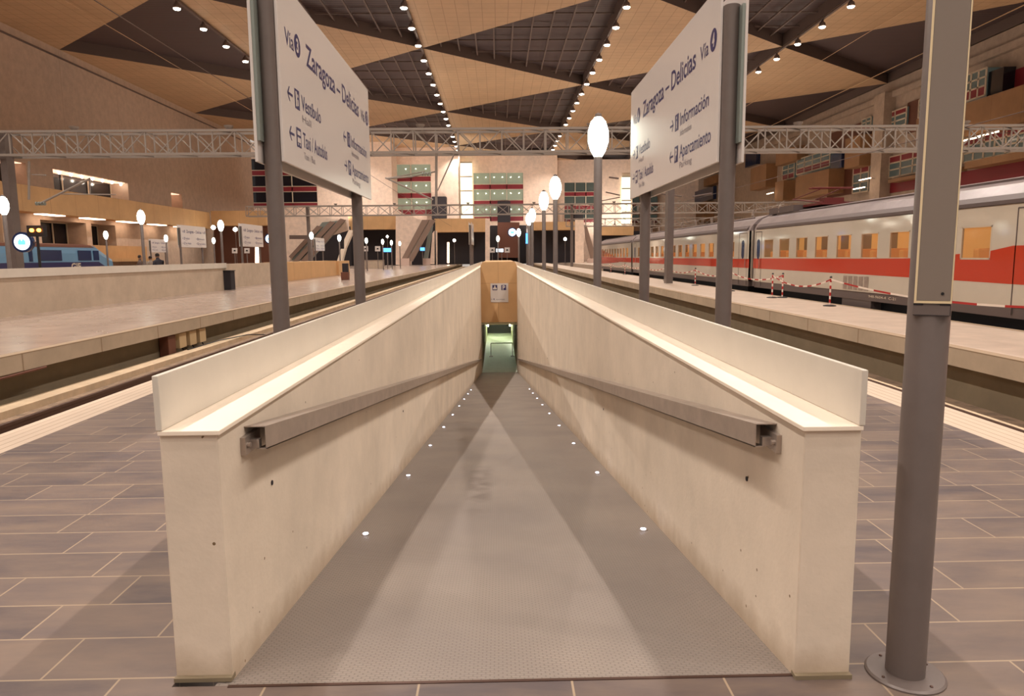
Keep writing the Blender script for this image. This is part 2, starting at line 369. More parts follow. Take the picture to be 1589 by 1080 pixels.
# ================================================================== SETTING
Y0, Y1 = -30.0, 200.0
YS, YE = 2.45, 40.8                       # mouth of the ramp and its lower end
ZB = -0.135*(YE-YS)                       # level at the lower end
XL, XR, XLo, XRo = -1.004, 1.073, -1.21, 1.276

def platform(name, x0, x1, mat_, mb_extra=None, top=0.0, y0=Y0, y1=168.0):
    m = MB(); m.box(x0, x1, y0, y1, -0.12, top); return struct(name, m, mat_)
# our platform, built around the ramp pit
m = MB()
m.box(-4.05, XLo, Y0, 168, -0.3, 0); m.box(XRo, 4.05, Y0, 168, -0.3, 0)
m.box(XLo, XRo, Y0, YS-0.02, -0.3, 0); m.box(XLo, XRo, 56, 168, -0.3, 0)
struct('platform_floor', m, 'paver')
m = MB(); m.box(XL, XR, YS-0.032, YS-0.018, -0.02, 0.003); tag(m.build('floor_trim', 'rail'), kind='structure')
for sx in (-1, 1):
    m = MB(); m.box(sx*4.05, sx*4.5, Y0, 168, -0.3, 0.0); struct('platform_edge', m, 'strip')
    m = MB(); m.box(sx*3.9, sx*4.1, Y0, 168, -1.0, -0.3); struct('platform_side_wall', m, 'trackwall')
# platform across the left track
m = MB(); m.box(-20, -8.25, Y0, 168, -0.3, 0); struct('left_platform_floor', m, 'far_floor')
m = MB(); m.box(-8.25, -8.05, Y0, 168, -0.3, 0.0); struct('left_platform_edge', m, 'edge')
m = MB(); m.box(-8.6, -8.4, Y0, 168, -1.0, -0.3); struct('left_platform_side_wall', m, 'trackwall')
m = MB(); m.box(-36, -23.6, Y0, 168, -0.3, 0); struct('outer_platform_floor', m, 'far_floor')
m = MB(); m.box(-49, -36, Y0, 168, -0.95, -0.6); m.box(-23.6, -20, Y0, 168, -0.95, -0.6); struct('outer_trackbed', m, 'ballast')
# right platform
m = MB(); m.box(7.65, 10.1, Y0, 168, -0.3, 0); struct('right_platform_floor', m, 'right_floor')
m = MB(); m.box(7.42, 7.65, Y0, 168, -0.3, 0.0); m.box(10.1, 10.32, Y0, 168, -0.3, 0); struct('right_platform_edge', m, 'edge')
m = MB(); m.box(7.6, 7.8, Y0, 168, -1.0, -0.3); struct('right_platform_side_wall', m, 'trackwall')
m = MB(); m.box(10.0, 14.6, Y0, 168, -1.1, -0.92); struct('right_trackbed', m, 'ballast')
m = MB(); m.box(14.6, 54.8, Y0, 200, -1.0, 0); struct('far_right_floor', m, 'right_floor')
m = MB(); m.box(-49, 54.8, 168, 200, -0.3, -0.001); struct('concourse_floor', m, 'far_floor')
# trackbeds either side of our platform
for n, x0, x1 in (('left_trackbed', -8.5, -4.0), ('right_near_trackbed', 4.0, 7.7)):
    m = MB(); m.box(x0, x1, Y0, 168, -1.1, -0.9); struct(n, m, 'ballast')
m = MB(); m.box(-8.1, -7.72, Y0, 168, -0.9, -0.78); struct('left_track_kerb', m, 'slabtrack')
m = MB(); m.box(6.55, 6.95, Y0, 168, -0.9, -0.78); struct('right_track_kerb', m, 'slabtrack')
def rails(name, label, xc, y0, y1):
    t = thing(name, label, 'railway track', (xc, y0, -0.9))
    for sx in (-0.7175, 0.7175):
        m = MB(); m.box(xc+sx-0.07, xc+sx+0.07, y0, y1, -0.9, -0.88); m.box(xc+sx-0.012, xc+sx+0.012, y0, y1, -0.88, -0.78); m.box(xc+sx-0.036, xc+sx+0.036, y0, y1, -0.78, -0.74)
        m.build('rail', 'rail', t)
rails('railway_track', 'steel running rails in the trackbed left of the ramp platform', -6.3, Y0, 166)
rails('railway_track', 'steel running rails in the trackbed right of the ramp platform', 6.0, Y0, 166)

# ceiling: flat tan triangles with recessed dark louvred triangles between the lamp rows
def vert_y(col, k): return (84.2 if col % 2 == 0 else 102.0) + 35.7*k
tan = MB(); dk = MB(); rim = MB(); ribs = MB()
for c in range(5):
    xa, xb = COLX[c], COLX[c+1]
    for k in range(-4, 4):
        v = vert_y(c, k); d0, d1 = v-17.85, v+17.85
        if d0 > 215 or d1 < -60: continue
        A = (xa, v, H); B = (xb, d0, H); D = (xb, d1, H)
        up_ = 1.3
        A2, B2, D2 = [(p[0], p[1], H+up_) for p in (A, B, D)]
        dk.add([A2, B2, D2], [(0, 1, 2)])
        for p, q_ in ((A, B), (A, D), (B, D)):
            rim.quad(p, q_, (q_[0], q_[1], H+up_), (p[0], p[1], H+up_))
        # truss ribs seen inside the recess
        if c in (1, 2, 3) and 40 < v < 160:
            for j in range(1, 10):
                t = j/10; x = xa+(xb-xa)*t; hw = 17.85*t
                ribs.bar((x, v-hw, H+0.7), (x, v+hw, H+0.7), 0.16)
            for j in range(-3, 4):
                s_ = abs(j)/4+0.02
                ribs.bar((xa+(xb-xa)*s_, v+17.85*j/4, H+0.85), (xb, v+17.85*j/4, H+0.85), 0.14)
        # tan triangle: base on column a between v and v+35.7, apex at column b
        tan.add([A, (xa, v+35.7, H), (xb, v+17.85, H)], [(0, 1, 2)])
struct('ceiling', tan, 'tan', recalc=False)
tag(dk.build('ceiling_recess', 'louvre', recalc=False), kind='structure')
tag(rim.build('ceiling_trim', 'truss_dark', recalc=False), kind='structure')
tag(ribs.build('ceiling_ribs', 'truss_dark'), kind='structure')

# left hall wall with gallery band, long side of the hall
def yspan(xa, xb, X): a = at(xa, 300, X=X).y; b = at(xb, 300, X=X).y; return min(a, b), max(a, b)
XWL = -49.0
def zat(px, py, X): return at(px, py, X=X).z
def wall_with_holes(mb, x0, x1, ya, yb, za, zb, holes):
    """wall slab in the YZ plane with rectangular openings (y0,y1,z0,z1)"""
    ys = sorted(set([ya, yb]+[h for q_ in holes for h in q_[:2]])); zs = sorted(set([za, zb]+[h for q_ in holes for h in q_[2:]]))
    for i in range(len(ys)-1):
        run = None
        for j in range(len(zs)-1):
            cy, cz = (ys[i]+ys[i+1])/2, (zs[j]+zs[j+1])/2
            solid = not any(h[0] < cy < h[1] and h[2] < cz < h[3] for h in holes)
            if solid and run is None: run = zs[j]
            if (not solid) and run is not None: mb.box(x0, x1, ys[i], ys[i+1], run, zs[j]); run = None
        if run is not None: mb.box(x0, x1, ys[i], ys[i+1], run, zs[-1])
holesL = [(60, 76.5, 8.9, 11.6), (81, 97.0, 8.9, 11.6), (109.5, 113.2, 8.9, 11.5),
          (58, 72.0, 3.0, 6.2), (78, 86.5, 3.3, 5.9), (87.6, 93.0, 3.3, 5.9)]
m = MB(); wall_with_holes(m, XWL-2.5, XWL, -30, 146, -1.0, H+0.1, holesL); struct('wall_left', m, 'wallL')
m = MB(); m.box(XWL-4.2, XWL-4, 40, 130, 0, 13); struct('wall_left_inner', m, 'brown')
m = MB(); m.box(XWL, XWL+0.15, -30, 146, 24.0, 24.16); struct('trim_1', m, 'truss_dark')
for i, (a, b, c, d) in enumerate(holesL):
    o = thing('window_%d' % (i+1), None, None, (XWL-2.3, a, c)); o['kind'] = 'structure'
    mf = MB()
    for y in ([a+0.1, b-0.1]+[a+(b-a)*k/3 for k in (1, 2)] if b-a > 5 else [a+0.1, b-0.1]): mf.box(XWL-2.3, XWL-2.2, y-0.08, y+0.08, c, d)
    mf.box(XWL-2.3, XWL-2.2, a, b, c, c+0.12); mf.box(XWL-2.3, XWL-2.2, a, b, d-0.12, d); mf.build('window_frame', 'frame', o)
    mp = MB(); mp.box(XWL-2.4, XWL-2.36, a, b, c, d); mp.build('window_pane', 'facade' if i == 2 else 'darkglass', o)
m = MB(); m.box(XWL, XWL+2.2, -30, 118, 6.4, 9.0); struct('gallery_band_left', m, 'ochre_y')
m = MB(); m.box(XWL, XWL+0.4, 40, 100, 1.6, 3.3); m.box(XWL, XWL+2.0, 40, 100, 1.3, 1.7); struct('trim_2', m, 'ochre_y')
for y in (62, 70, 78, 86, 94, 102, 110):
    o = MB().box(XWL+0.6, XWL+1.6, y-1.9, y+1.9, 6.30, 6.40).build('strip_light', 'warmglow')
    tag(o, 'warm strip lamp under the left ochre gallery, %s' % {62: 'nearest the camera', 70: 'second nearest', 78: 'third nearest', 86: 'fourth nearest', 94: 'fifth nearest', 102: 'sixth nearest', 110: 'farthest'}[y], 'strip light', 'strip lamps under the left gallery')
M['soffit_glow'] = mat('added_soffit_glow', (240, 214, 190), 0.5, emis=(255, 206, 176), estr=1.5)  # panel with its own glow for the lit soffits, added to brighten the openings
for i, (a, b, c, d) in enumerate(holesL[:3]):
    o = MB().box(XWL-2.1, XWL-0.3, a+0.2, b-0.2, d-0.08, d-0.01).build('added_glow_panel', 'soffit_glow'); tag(o, 'added glow panel in the head of the %s upper opening of the left wall' % ['nearest', 'wide middle', 'small far'][i], 'added glow panel')
for k in range(7):
    y = 83.0+k*2.2
    o = MB().lathe((XWL-0.5, y, 11.2), [(0.02, 0), (0.13, 0.08), (0.16, 0.2), (0.1, 0.32)], 12).build('downlight', 'bulb')
    tag(o, 'small round downlight at the head of the wide left wall window, %s' % (['nearest', 'second', 'third', 'middle', 'fifth', 'sixth', 'farthest'][k]), 'downlight', 'downlights in the left wall window')

# right hall wall
XWR = 54.8
m = MB(); m.box(XWR, XWR+1, Y0, 200, -1, H+0.1); struct('wall_right', m, 'wallR')
m = MB(); m.box(XWR-0.6, XWR, Y0, 200, 22.6, 23.4); struct('trim_3', m, 'wallR')
# end of the hall: stepped facade
SEG = [(-49, -22.5, 150), (-22.5, -9.2, 158), (-9.2, 13.2, 168), (13.2, 33.0, 180), (33.0, 55.8, 196)]
def px_x(px, Y): return at(px, 300, Y=Y).x
def px_z(px, py, Y): return at(px, py, Y=Y).z
WIN = []       # x0,x1,z0,z1,Y, rows of glass/bands
def facade_rect(xa, ya, xb, yb, Y):
    return (px_x(xa, Y), px_x(xb, Y), px_z((xa+xb)/2, yb, Y), px_z((xa+xb)/2, ya, Y))
FW = {0: [facade_rect(375, 246, 492, 322, 150)], 1: [facade_rect(576, 255, 669, 333, 158)],
      2: [facade_rect(735, 268, 812, 343, 168)], 3: [facade_rect(876, 283, 926, 345, 180)], 4: [facade_rect(979, 305, 1021, 346, 196)]}
for i, (xa, xb, Y) in enumerate(SEG):
    m = MB()
    hs = [(r[0], r[1], r[2], r[3]) for r in FW[i]]
    # same hole routine with axes swapped
    xs = sorted(set([xa, xb]+[h for q_ in hs for h in q_[:2]])); zs = sorted(set([-0.3, H+0.1]+[h for q_ in hs for h in q_[2:]]))
    for a in range(len(xs)-1):
        for b in range(len(zs)-1):
            cx, cz = (xs[a]+xs[a+1])/2, (zs[b]+zs[b+1])/2
            if not any(h[0] < cx < h[1] and h[2] < cz < h[3] for h in hs): m.box(xs[a], xs[a+1], Y, Y+1.0, zs[b], zs[b+1])
    if i < 4: m.box(xb, xb+0.8, Y, SEG[i+1][2], -0.3, H+0.1)
    struct('wall_end_%s' % ['far_left', 'left', 'middle', 'right', 'far_right'][i], m, 'facade')
    rows = 3 if i != 0 else 3
    for r in FW[i]:
        o = thing('window_%d' % (20+i), None, None, (r[0], Y, r[2])); o['kind'] = 'structure'
        W_, Hh = r[1]-r[0], r[3]-r[2]
        g = MB(); g.box(r[0], r[1], Y+0.6, Y+0.66, r[2], r[3]); g.build('window_pane', ['darkglass', 'greenglass', 'greenglass', 'dimglass', 'dimglass'][i], o)
        rb = MB(); fr = MB()
        for k in range(3):
            z = r[3]-Hh*(k+0.72)/3.0; rb.box(r[0], r[1], Y+0.3, Y+0.5, z-Hh*0.095, z+Hh*0.0)
            fr.box(r[0], r[1], Y+0.25, Y+0.35, z, z+0.14); fr.box(r[0], r[1], Y+0.25, Y+0.35, z-Hh*0.095-0.14, z-Hh*0.095)
        for k in (1, 2): x = r[0]+W_*k/3; fr.box(x-0.1, x+0.1, Y+0.3, Y+0.45, r[2], r[3])
        rb.build('window_band', 'darkred', o); fr.build('window_frame', 'frame', o)
        if i in (1, 2):
            lt = MB()
            for k in range(3):
                for j in range(6):
                    lt.lathe((r[0]+W_*(j+0.5)/6, Y+0.45, r[3]-Hh*(k+0.28)/3), [(0.02, 0), (0.07, 0.03), (0.07, 0.10), (0.02, 0.14)], 8)
            lt.build('window_lights', 'bulb', o)
# brightly lit glazed stair corners
for nm, xa, ya, xb, yb, Y in (('bright_stair_glazing', 715, 252, 733, 340, 166.5), ('bright_stair_glazing', 965, 274, 979, 348, 179.4), ('bright_stair_glazing', 570, 300, 577, 333, 156)):
    x0, x1 = px_x(xa, Y), px_x(xb, Y); z0, z1 = px_z(xa, yb, Y), px_z(xa, ya, Y)
    o = thing(nm, {715: 'brightly lit glazed stair strip left of the middle end-wall windows', 965: 'brightly lit glazed stair strip behind the right platform sign', 570: 'short bright glazed strip beside the left green windows'}[xa], 'lit glazing', (x0, Y, z0))
    MB().box(x0, x1, Y+0.2, Y+0.4, z0, z1).build('glass', 'brightglass', o)
    fr = MB()
    for k in range(5): z = z0+(z1-z0)*k/4; fr.box(x0, x1, Y, Y+0.2, z-0.15, z+0.15)
    fr.build('floor_edge', 'steel', o)

# gallery crossing the end of the hall: ochre parapet pieces and dark undercroft
GAL = [(325, 412, 327, 350, 118, 'far left, beyond the left wall'), (539, 618, 334, 356, 133, 'left, beside the white stair wall'), (673, 755, 339, 360, 140, 'middle, left of the ramp axis'), (826, 895, 344, 357, 150, 'right of the street lamps'), (925, 984, 351, 365, 170, 'right, above the end of the white train')]
for xa, xb, ya, yb, Y, lb in GAL:
    x0, x1 = px_x(xa, Y), px_x(xb, Y); z1 = px_z((xa+xb)/2, ya, Y); z0 = px_z((xa+xb)/2, yb, Y)
    o = MB().box(x0, x1, Y, Y+3, z0, z1).build('gallery_parapet', 'ochre')
    tag(o, 'ochre gallery parapet at the hall end, %s' % lb, 'gallery', 'ochre gallery pieces at the end of the hall')
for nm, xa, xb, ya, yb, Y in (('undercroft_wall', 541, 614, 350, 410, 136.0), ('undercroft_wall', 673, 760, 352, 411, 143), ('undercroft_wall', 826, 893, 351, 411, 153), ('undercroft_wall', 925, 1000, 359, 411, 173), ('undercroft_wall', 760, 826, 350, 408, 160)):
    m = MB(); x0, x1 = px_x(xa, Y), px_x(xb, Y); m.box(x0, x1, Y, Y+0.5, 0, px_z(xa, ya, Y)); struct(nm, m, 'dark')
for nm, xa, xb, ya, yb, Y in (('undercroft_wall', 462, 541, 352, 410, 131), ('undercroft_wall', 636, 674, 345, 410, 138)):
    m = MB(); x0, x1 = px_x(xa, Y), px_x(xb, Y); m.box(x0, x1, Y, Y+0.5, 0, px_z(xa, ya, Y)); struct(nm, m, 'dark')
m = MB(); m.box(px_x(327, 121), px_x(412, 121), 121, 122, 0, 8.2); struct('undercroft_wall', m, 'brown')

# ================================================================== RAMP
def rz(y): return -0.135*(y-YS)
m = MB(); m.prism([(XL-0.05, YS-0.02, 0.0), (XL-0.05, YE, ZB), (XL-0.05, YE, ZB-0.3), (XL-0.05, YS-0.02, -0.3)], (XR-XL+0.1, 0, 0)); struct('ramp_floor', m, 'ramp')
def ramp_wall(side):
    xi, xo, yn = (XL, XLo, 2.475) if side < 0 else (XR, XRo, 2.413)
    nm = 'left' if side < 0 else 'right'
    t = thing('ramp_wall', 'thick cream concrete wall along the %s side of the sunken ramp' % nm, 'wall', ((xi+xo)/2, yn, 0))
    m = MB(); m.prism([(xi, yn, 0), (xi, yn, 0.93), (xi, YE+14, 0.93), (xi, YE+14, ZB-0.4), (xi, YE, ZB-0.4), (xi, yn+0.6, -0.35), (xi, yn, -0.0)], (xo-xi, 0, 0)); m.build('wall_body', 'ramp_wall', t, bevel=0.006)
    d = 0.012*(-side)
    m = MB(); m.box(xi+d, xo, yn-0.012, YE+14, 0.93, 0.948); m.build('coping', 'coping', t, bevel=0.003)
    m = MB(); m.box(xo+side*0.004, xo-side*0.018, yn-0.014, YE+14, 0.9485, 1.146); m.build('upstand_panel', 'upstand', t, bevel=0.003)
    # small formwork holes on the inner face
    m = MB()
    for k in range(9):
        y = yn+(0.55 if k == 0 else 0.55+k*4.2); z = (0.62 if k == 0 else 0.35)+rz(y)*0.6
        m.bar((xi-0.001*side*-1, y, z), (xi+0.004*side*-1, y, z), 0.022, n=10)
    m.build('formwork_hole', 'dark', t)
    # grey mortar line at the foot
    m = MB(); m.box(min(xi, xo)-0.003, max(xi, xo)+0.003, yn-0.02, yn+0.02, 0.0, 0.016); m.build('mortar_joint', 'trackwall', t)
    return t
ramp_wall(-1); ramp_wall(1)

def handrail(side):
    nm = 'left' if side < 0 else 'right'
    xw, xf = (XL, XL+0.085) if side < 0 else (XR, XR-0.085)
    ya, yb = (2.735, 38.6) if side < 0 else (2.66, 38.6)
    s = -0.1372; z0 = 0.893
    t = thing('handrail', 'steel box handrail fixed to the %s ramp wall' % nm, 'handrail', (xw, ya, z0-0.1))
    zf = lambda y: z0+s*(y-ya)
    m = MB()
    T = 0.004; hgt = 0.088
    ex = -side*T
    # channel: face plate, top plate, bottom lip
    m.prism([(xf, ya, zf(ya)), (xf, yb, zf(yb)), (xf, yb, zf(yb)-hgt), (xf, ya, zf(ya)-hgt)], (side*T, 0, 0))
    m.prism([(xf, ya, zf(ya)), (xf, yb, zf(yb)), (xw, yb, zf(yb)), (xw, ya, zf(ya))], (0, 0, T))
    m.prism([(xf, ya, zf(ya)-hgt), (xf, yb, zf(yb)-hgt), (xw-side*0.045, yb, zf(yb)-hgt), (xw-side*0.045, ya, zf(ya)-hgt)], (0, 0, T))
    m.build('rail', 'steel', t)
    # exposed bracket at the near end
    m = MB(); yy = ya-0.0
    m.box(xw, xw-side*0.02, ya-0.05, ya+0.12, zf(ya)-0.10, zf(ya)-0.03); m.box(xw-side*0.0, xw-side*0.055, ya+0.0, ya+0.03, zf(ya)-0.085, zf(ya)-0.05)
    m.bar((xw-side*0.02, ya-0.03, zf(ya)-0.062), (xw-side*0.034, ya-0.03, zf(ya)-0.062), 0.02, n=8)
    m.build('bracket', 'steel', t)
    for k in range(1, 18):
        y = ya+k*2.1
        MB().box(xw, xf+side*0.006, y-0.02, y+0.02, zf(y)-0.07, zf(y)-0.016).build('bracket', 'steel', t)
handrail(-1); handrail(1)

for side, x in ((-1, XL+0.10), (1, XR-0.12)):
    for k in range(9):
        y = 4.54+2.2*k
        if y > 39.5: break
        z = rz(y)
        t = thing('floor_light', '%s floor light along the %s edge of the ramp' % ((ORD+['far'])[k] if k < 16 else 'far', 'left' if side < 0 else 'right'), 'floor light', (x, y, z), 'small floor lights on the %s edge of the ramp' % ('left' if side < 0 else 'right'))
        MB().lathe((x, y, z), [(0.028, -0.01), (0.028, 0.004), (0.02, 0.006)], 14).build('ring', 'steel', t)
        MB().lathe((x, y, z+0.002), [(0.018, 0), (0.018, 0.007), (0.006, 0.010)], 12).build('lens', 'ledglow', t)

# ochre box closing the lower end of the ramp, with the tunnel beyond
t = thing('portal_box', 'ochre panelled box closing over the lower end of the ramp', 'portal', (0, YE, 0))
m = MB()
m.prism([(XL+0.001, YE, -2.25), (XL+0.001, YE, 1.0), (XL+0.12, YE, 1.22), (XR-0.12, YE, 1.22), (XR-0.001, YE, 1.0), (XR-0.001, YE, -2.25)], (0, 0.12, 0))
m.build('front_panel', 'ochre', t)
m = MB(); m.prism([(XL+0.001, YE+0.12, 1.0), (XL+0.12, YE+0.12, 1.22), (XR-0.12, YE+0.12, 1.22), (XR-0.001, YE+0.12, 1.0)], (0, 13.5, 0)); m.build('roof_panel', 'ochre', t)
struct('tunnel_floor', MB().box(-2.4, 2.4, YE, 66, ZB-0.3, ZB), 'tunnel')
m = MB(); m.box(-2.6, XL, YE+14, 66, ZB, -2.2); m.box(XR, 2.6, YE+14, 66, ZB, -2.2); m.box(XL-0.01, XR+0.01, YE+0.12, 66, -2.4, -2.2); struct('tunnel_wall', m, 'tunnelwall')
m = MB(); m.box(-1.1, 1.15, 62, 62.3, ZB, -2.2); struct('tunnel_end_wall', m, 'dark')
for x, lb in ((XL+0.12, 'left'), (XR-0.15, 'right')):
    o = MB().box(x-0.05, x+0.05, 58.0, 58.1, ZB+1.0, -2.45).build('tube_lamp', 'tubeglow'); tag(o, 'greenish upright tube lamp at the %s side of the underground opening' % lb, 'lamp')
for yy, lb in ((43.0, 'just behind the ochre box over the tunnel mouth'), (50.0, 'deeper inside the tunnel under the ochre box')):
    o = MB().box(-0.8, 0.9, yy, yy+0.3, -2.3, -2.2).build('tube_lamp', 'tubeglow'); tag(o, 'greenish tube lamp '+lb, 'lamp')
t = thing('barrier_rail', 'grey U-shaped barrier on the pale floor at the foot of the ramp', 'barrier', (0.0, 47.4, ZB))
m = MB(); m.bar((-0.55, 47.4, ZB+0.9), (1.15-0.25, 47.4, ZB+0.9), 0.05, n=8); m.build('top_rail', 'truss_dark', t)
for x in (-0.55, 0.9):
    MB().bar((x, 47.4, ZB), (x, 47.4, ZB+0.9), 0.05, n=8).build('leg', 'truss_dark', t); MB().box(x-0.13, x+0.13, 47.2, 47.6, ZB, ZB+0.02).build('foot_plate', 'truss_dark', t)

# picture sign on the ochre box: taxi and P squares
p0 = (-0.45, -0.005); p1 = (0.57, -1.09)
t = thing('wall_sign', 'square white sign with taxi and P pictograms on the ochre ramp box', 'sign', (0.06, YE-0.01, -1.09))
MB().box(p0[0], p1[0], YE-0.03, YE-0.002, p1[1], p0[1]).build('sign_plate', 'white', t)
MB().box(-0.34, -0.06, YE-0.036, YE-0.031, -0.40, -0.10).build('pictogram_square', 'navy', t); MB().box(0.17, 0.45, YE-0.036, YE-0.031, -0.40, -0.10).build('pictogram_square', 'navy', t)
def PS(u, v): return (u, YE-0.04, v)
m = MB(); put_text(m, 'P', 0.24, -0.37, 0.24, 0.15, PS, 0.03); m.build('letter', 'white', t)
m = MB(); m.prism([(-0.31, YE-0.037, -0.35), (-0.31, YE-0.037, -0.27), (-0.26, YE-0.037, -0.25), (-0.23, YE-0.037, -0.17), (-0.17, YE-0.037, -0.17), (-0.14, YE-0.037, -0.25), (-0.09, YE-0.037, -0.27), (-0.09, YE-0.037, -0.35)], (0, -0.004, 0)); m.box(-0.23, -0.17, YE-0.041, YE-0.037, -0.165, -0.135); m.build('car_symbol', 'white', t)
m = MB(); put_text(m, '\u2190', -0.42, -0.94, 0.05, 0.09, PS, 0.02); put_text(m, 'Aparcamiento', -0.15, -0.94, 0.05, 0.5, PS); m.box(-0.28, -0.23, YE-0.041, YE-0.037, -0.95, -0.87); m.build('lettering', 'navy', t)

# ================================================================== PLATFORM SIGNS
SL, SZ0, SZ1 = 3.86, 2.3, 3.70
def arrow(mb, u, v, s, place, d=-1):
    """arrow pointing to -u (d=-1) or +u, s = length"""
    c = lambda a, b: place(u+s/2+d*a*s, v+b*s)
    mb.add([c(-.5, -.07), c(.42, -.07), c(.42, .07), c(-.5, .07)], [(0, 1, 2, 3)])
    for q_ in (1, -1):
        mb.add([c(.5, 0), c(.34, 0.0), c(.0, q_*.38), c(.16, q_*.38)], [(0, 1, 2, 3)])
def disc(mb, u, v, r, place, n=28, inner=0.0):
    if inner:
        a = [place(u+cos(2*PI*i/n)*r, v+sin(2*PI*i/n)*r) for i in range(n)]; b = [place(u+cos(2*PI*i/n)*inner, v+sin(2*PI*i/n)*inner) for i in range(n)]
        mb.add(a+b, [(i, (i+1) % n, n+(i+1) % n, n+i) for i in range(n)])
    else: mb.add([place(u+cos(2*PI*i/n)*r, v+sin(2*PI*i/n)*r) for i in range(n)], [tuple(range(n))])
def rectuv(mb, u0, u1, v0, v1, place): mb.add([place(u0, v0), place(u1, v0), place(u1, v1), place(u0, v1)], [(0, 1, 2, 3)])
def sign_face(t, place, place2, num, mirror):
    """all lettering of one sign face; place puts it on the panel, place2 a hair in front of it"""
    nv = MB(); wh = MB(); gr = MB()
    Z = lambda z: z
    num1 = num
    put_text(nv, 'V\u00eda', 0.17, 3.235, 0.125, 0.25, place, 0.006)
    put_text(nv, 'Zaragoza \u2013 Delicias', 0.80, 3.225, 0.185, 2.36, place, 0.014)
    put_text(nv, 'V\u00eda', 3.30, 3.235, 0.125, 0.25, place, 0.006)
    for u in (0.53, 3.69):
        disc(nv, u, 3.31, 0.092, place)
        put_text(wh, num, u-0.032, 3.258, 0.105, 0.064, place2, 0.035)
    left = [(0.17, 2.86, 'Vest\u00edbulo', 'Hall', 0.68, 'hall'), (0.17, 2.55, 'Taxi / Autob\u00fas', 'Taxi / Bus', 0.88, 'bus')]
    right = [(2.23, 2.86, 'Informaci\u00f3n', 'Information', 0.98, 'info'), (2.23, 2.55, 'Aparcamiento', 'Parking', 1.06, 'park')]
    for i, (u, v, a, b, wd, ic) in enumerate(left+right):
        if ic == 'park': d = 1 if not mirror else -1
        else: d = -1 if not mirror else 1
        arrow(nv, u, v+0.0, 0.15, place, d)
        rectuv(nv, u+0.21, u+0.35, v-0.08, v+0.08, place)
        # pictogram
        cu = u+0.28
        if ic == 'hall': rectuv(wh, cu-0.05, cu-0.01, v-0.06, v+0.06, place2); rectuv(wh, cu+0.0, cu+0.03, v-0.05, v+0.0, place2); disc(wh, cu+0.015, v+0.03, 0.016, place2, 10)
        elif ic == 'bus': rectuv(wh, cu-0.05, cu+0.05, v-0.04, v+0.0, place2); rectuv(wh, cu-0.05, cu+0.05, v+0.02, v+0.055, place2); disc(wh, cu-0.03, v-0.055, 0.012, place2, 8); disc(wh, cu+0.03, v-0.055, 0.012, place2, 8)
        elif ic == 'info': disc(wh, cu, v+0.045, 0.016, place2, 10); rectuv(wh, cu-0.013, cu+0.013, v-0.055, v+0.018, place2)
        else: put_text(wh, 'P', cu-0.035, v-0.055, 0.11, 0.07, place2, 0.03)
        put_text(nv, a, u+0.41, v-0.055, 0.125, wd*0.98, place, 0.010)
        put_text(gr, b, u+0.42, v-0.155, 0.06, wd*0.42, place, 0.0)
    nv.build('lettering', 'navy', t, recalc=False); wh.build('pictogram_detail', 'white', t, recalc=False); gr.build('small_lettering', 'grey_text', t, recalc=False)
def platform_sign(xp, ya, yp1, yp2, dx, num, label, y_len=SL, frame_side=-1, r=0.065):
    """two white boards either side of two round posts; the board facing the ramp carries the text"""
    t = thing('platform_sign', label, 'sign', (xp, (yp1+yp2)/2, 0))
    s = 1 if dx > 0 else -1                 # boards' text side: towards +X or -X
    for y in (yp1, yp2):
        m = MB(); m.lathe((xp, y, 0), [(r, 0.0), (r, SZ1-0.18), (r-0.006, SZ1-0.175)], 28); m.build('post', 'post', t)
        m = MB(); m.lathe((xp, y, 0), [(0.13, 0.0), (0.13, 0.012)], 28); m.build('base_plate', 'post', t)
    xf = xp+s*0.09
    f = MB(); f.box(xf-s*0.0, xf-s*0.022, ya, ya+y_len, SZ0, SZ1); fb = f.build('board', 'white', t, bevel=0.003)
    xb = xp-s*0.09
    f = MB(); f.box(xb, xb+s*0.022, ya-0.14, ya+y_len-0.25, SZ0-0.02, SZ1); fb2 = f.build('board', 'white', t, bevel=0.003)
    f = MB(); f.box(xb+s*0.022, xb+s*0.045, ya-0.13, ya-0.03, SZ0+0.14, SZ1-0.20); f.box(xf-s*0.022, xf-s*0.05, yp2-0.2, yp2-0.13, SZ0+0.1, SZ1-0.2); f.build('mounting_frame', 'postg', t)
    if s > 0:
        pl = lambda u, v: (xf+0.0015, ya+u, v); pl2 = lambda u, v: (xf+0.003, ya+u, v)
    else:
        pl = lambda u, v: (xf-0.0015, ya+y_len-u, v); pl2 = lambda u, v: (xf-0.003, ya+y_len-u, v)
    sign_face(fb, pl, pl2, num, s < 0)
    return t
sA = platform_sign(-1.75, 5.71, 5.72, 9.03, 1, '3', 'large white station sign for V\u00eda 3 on the posts left of the ramp', r=0.066)
sB = platform_sign(1.90, 5.95, 5.95, 9.22, -1, '4', 'large white station sign for V\u00eda 4 on the posts right of the ramp', r=0.066)
def put_copy(src, loc, label, group=None):
    c = copy_tree(src); c.location = loc; c['label'] = label
    if group: c['group'] = group
    return c
GS = 'distant platform signs'
put_copy(sA, (-20.2, 47.6, 0), 'distant white sign on two posts just left of the street lamp by the black bin', GS)
put_copy(sA, (-15.9, 46.4, 0), 'distant white sign on two posts with glare, behind the black bin', GS)
put_copy(sA, (-37.0, 78.6, 0), 'small distant sign beside the standing people', GS)
put_copy(sA, (-19.6, 78.8, 0), 'small distant sign between two lamps by the grey escalators', GS)
put_copy(sA, (-1.75, 47.5, 0), 'sign seen edge-on beyond the ramp, left of the ochre box', GS)
put_copy(sB, (1.90, 43.0, 0), 'sign seen edge-on among the lamp posts right of the ochre box', GS)

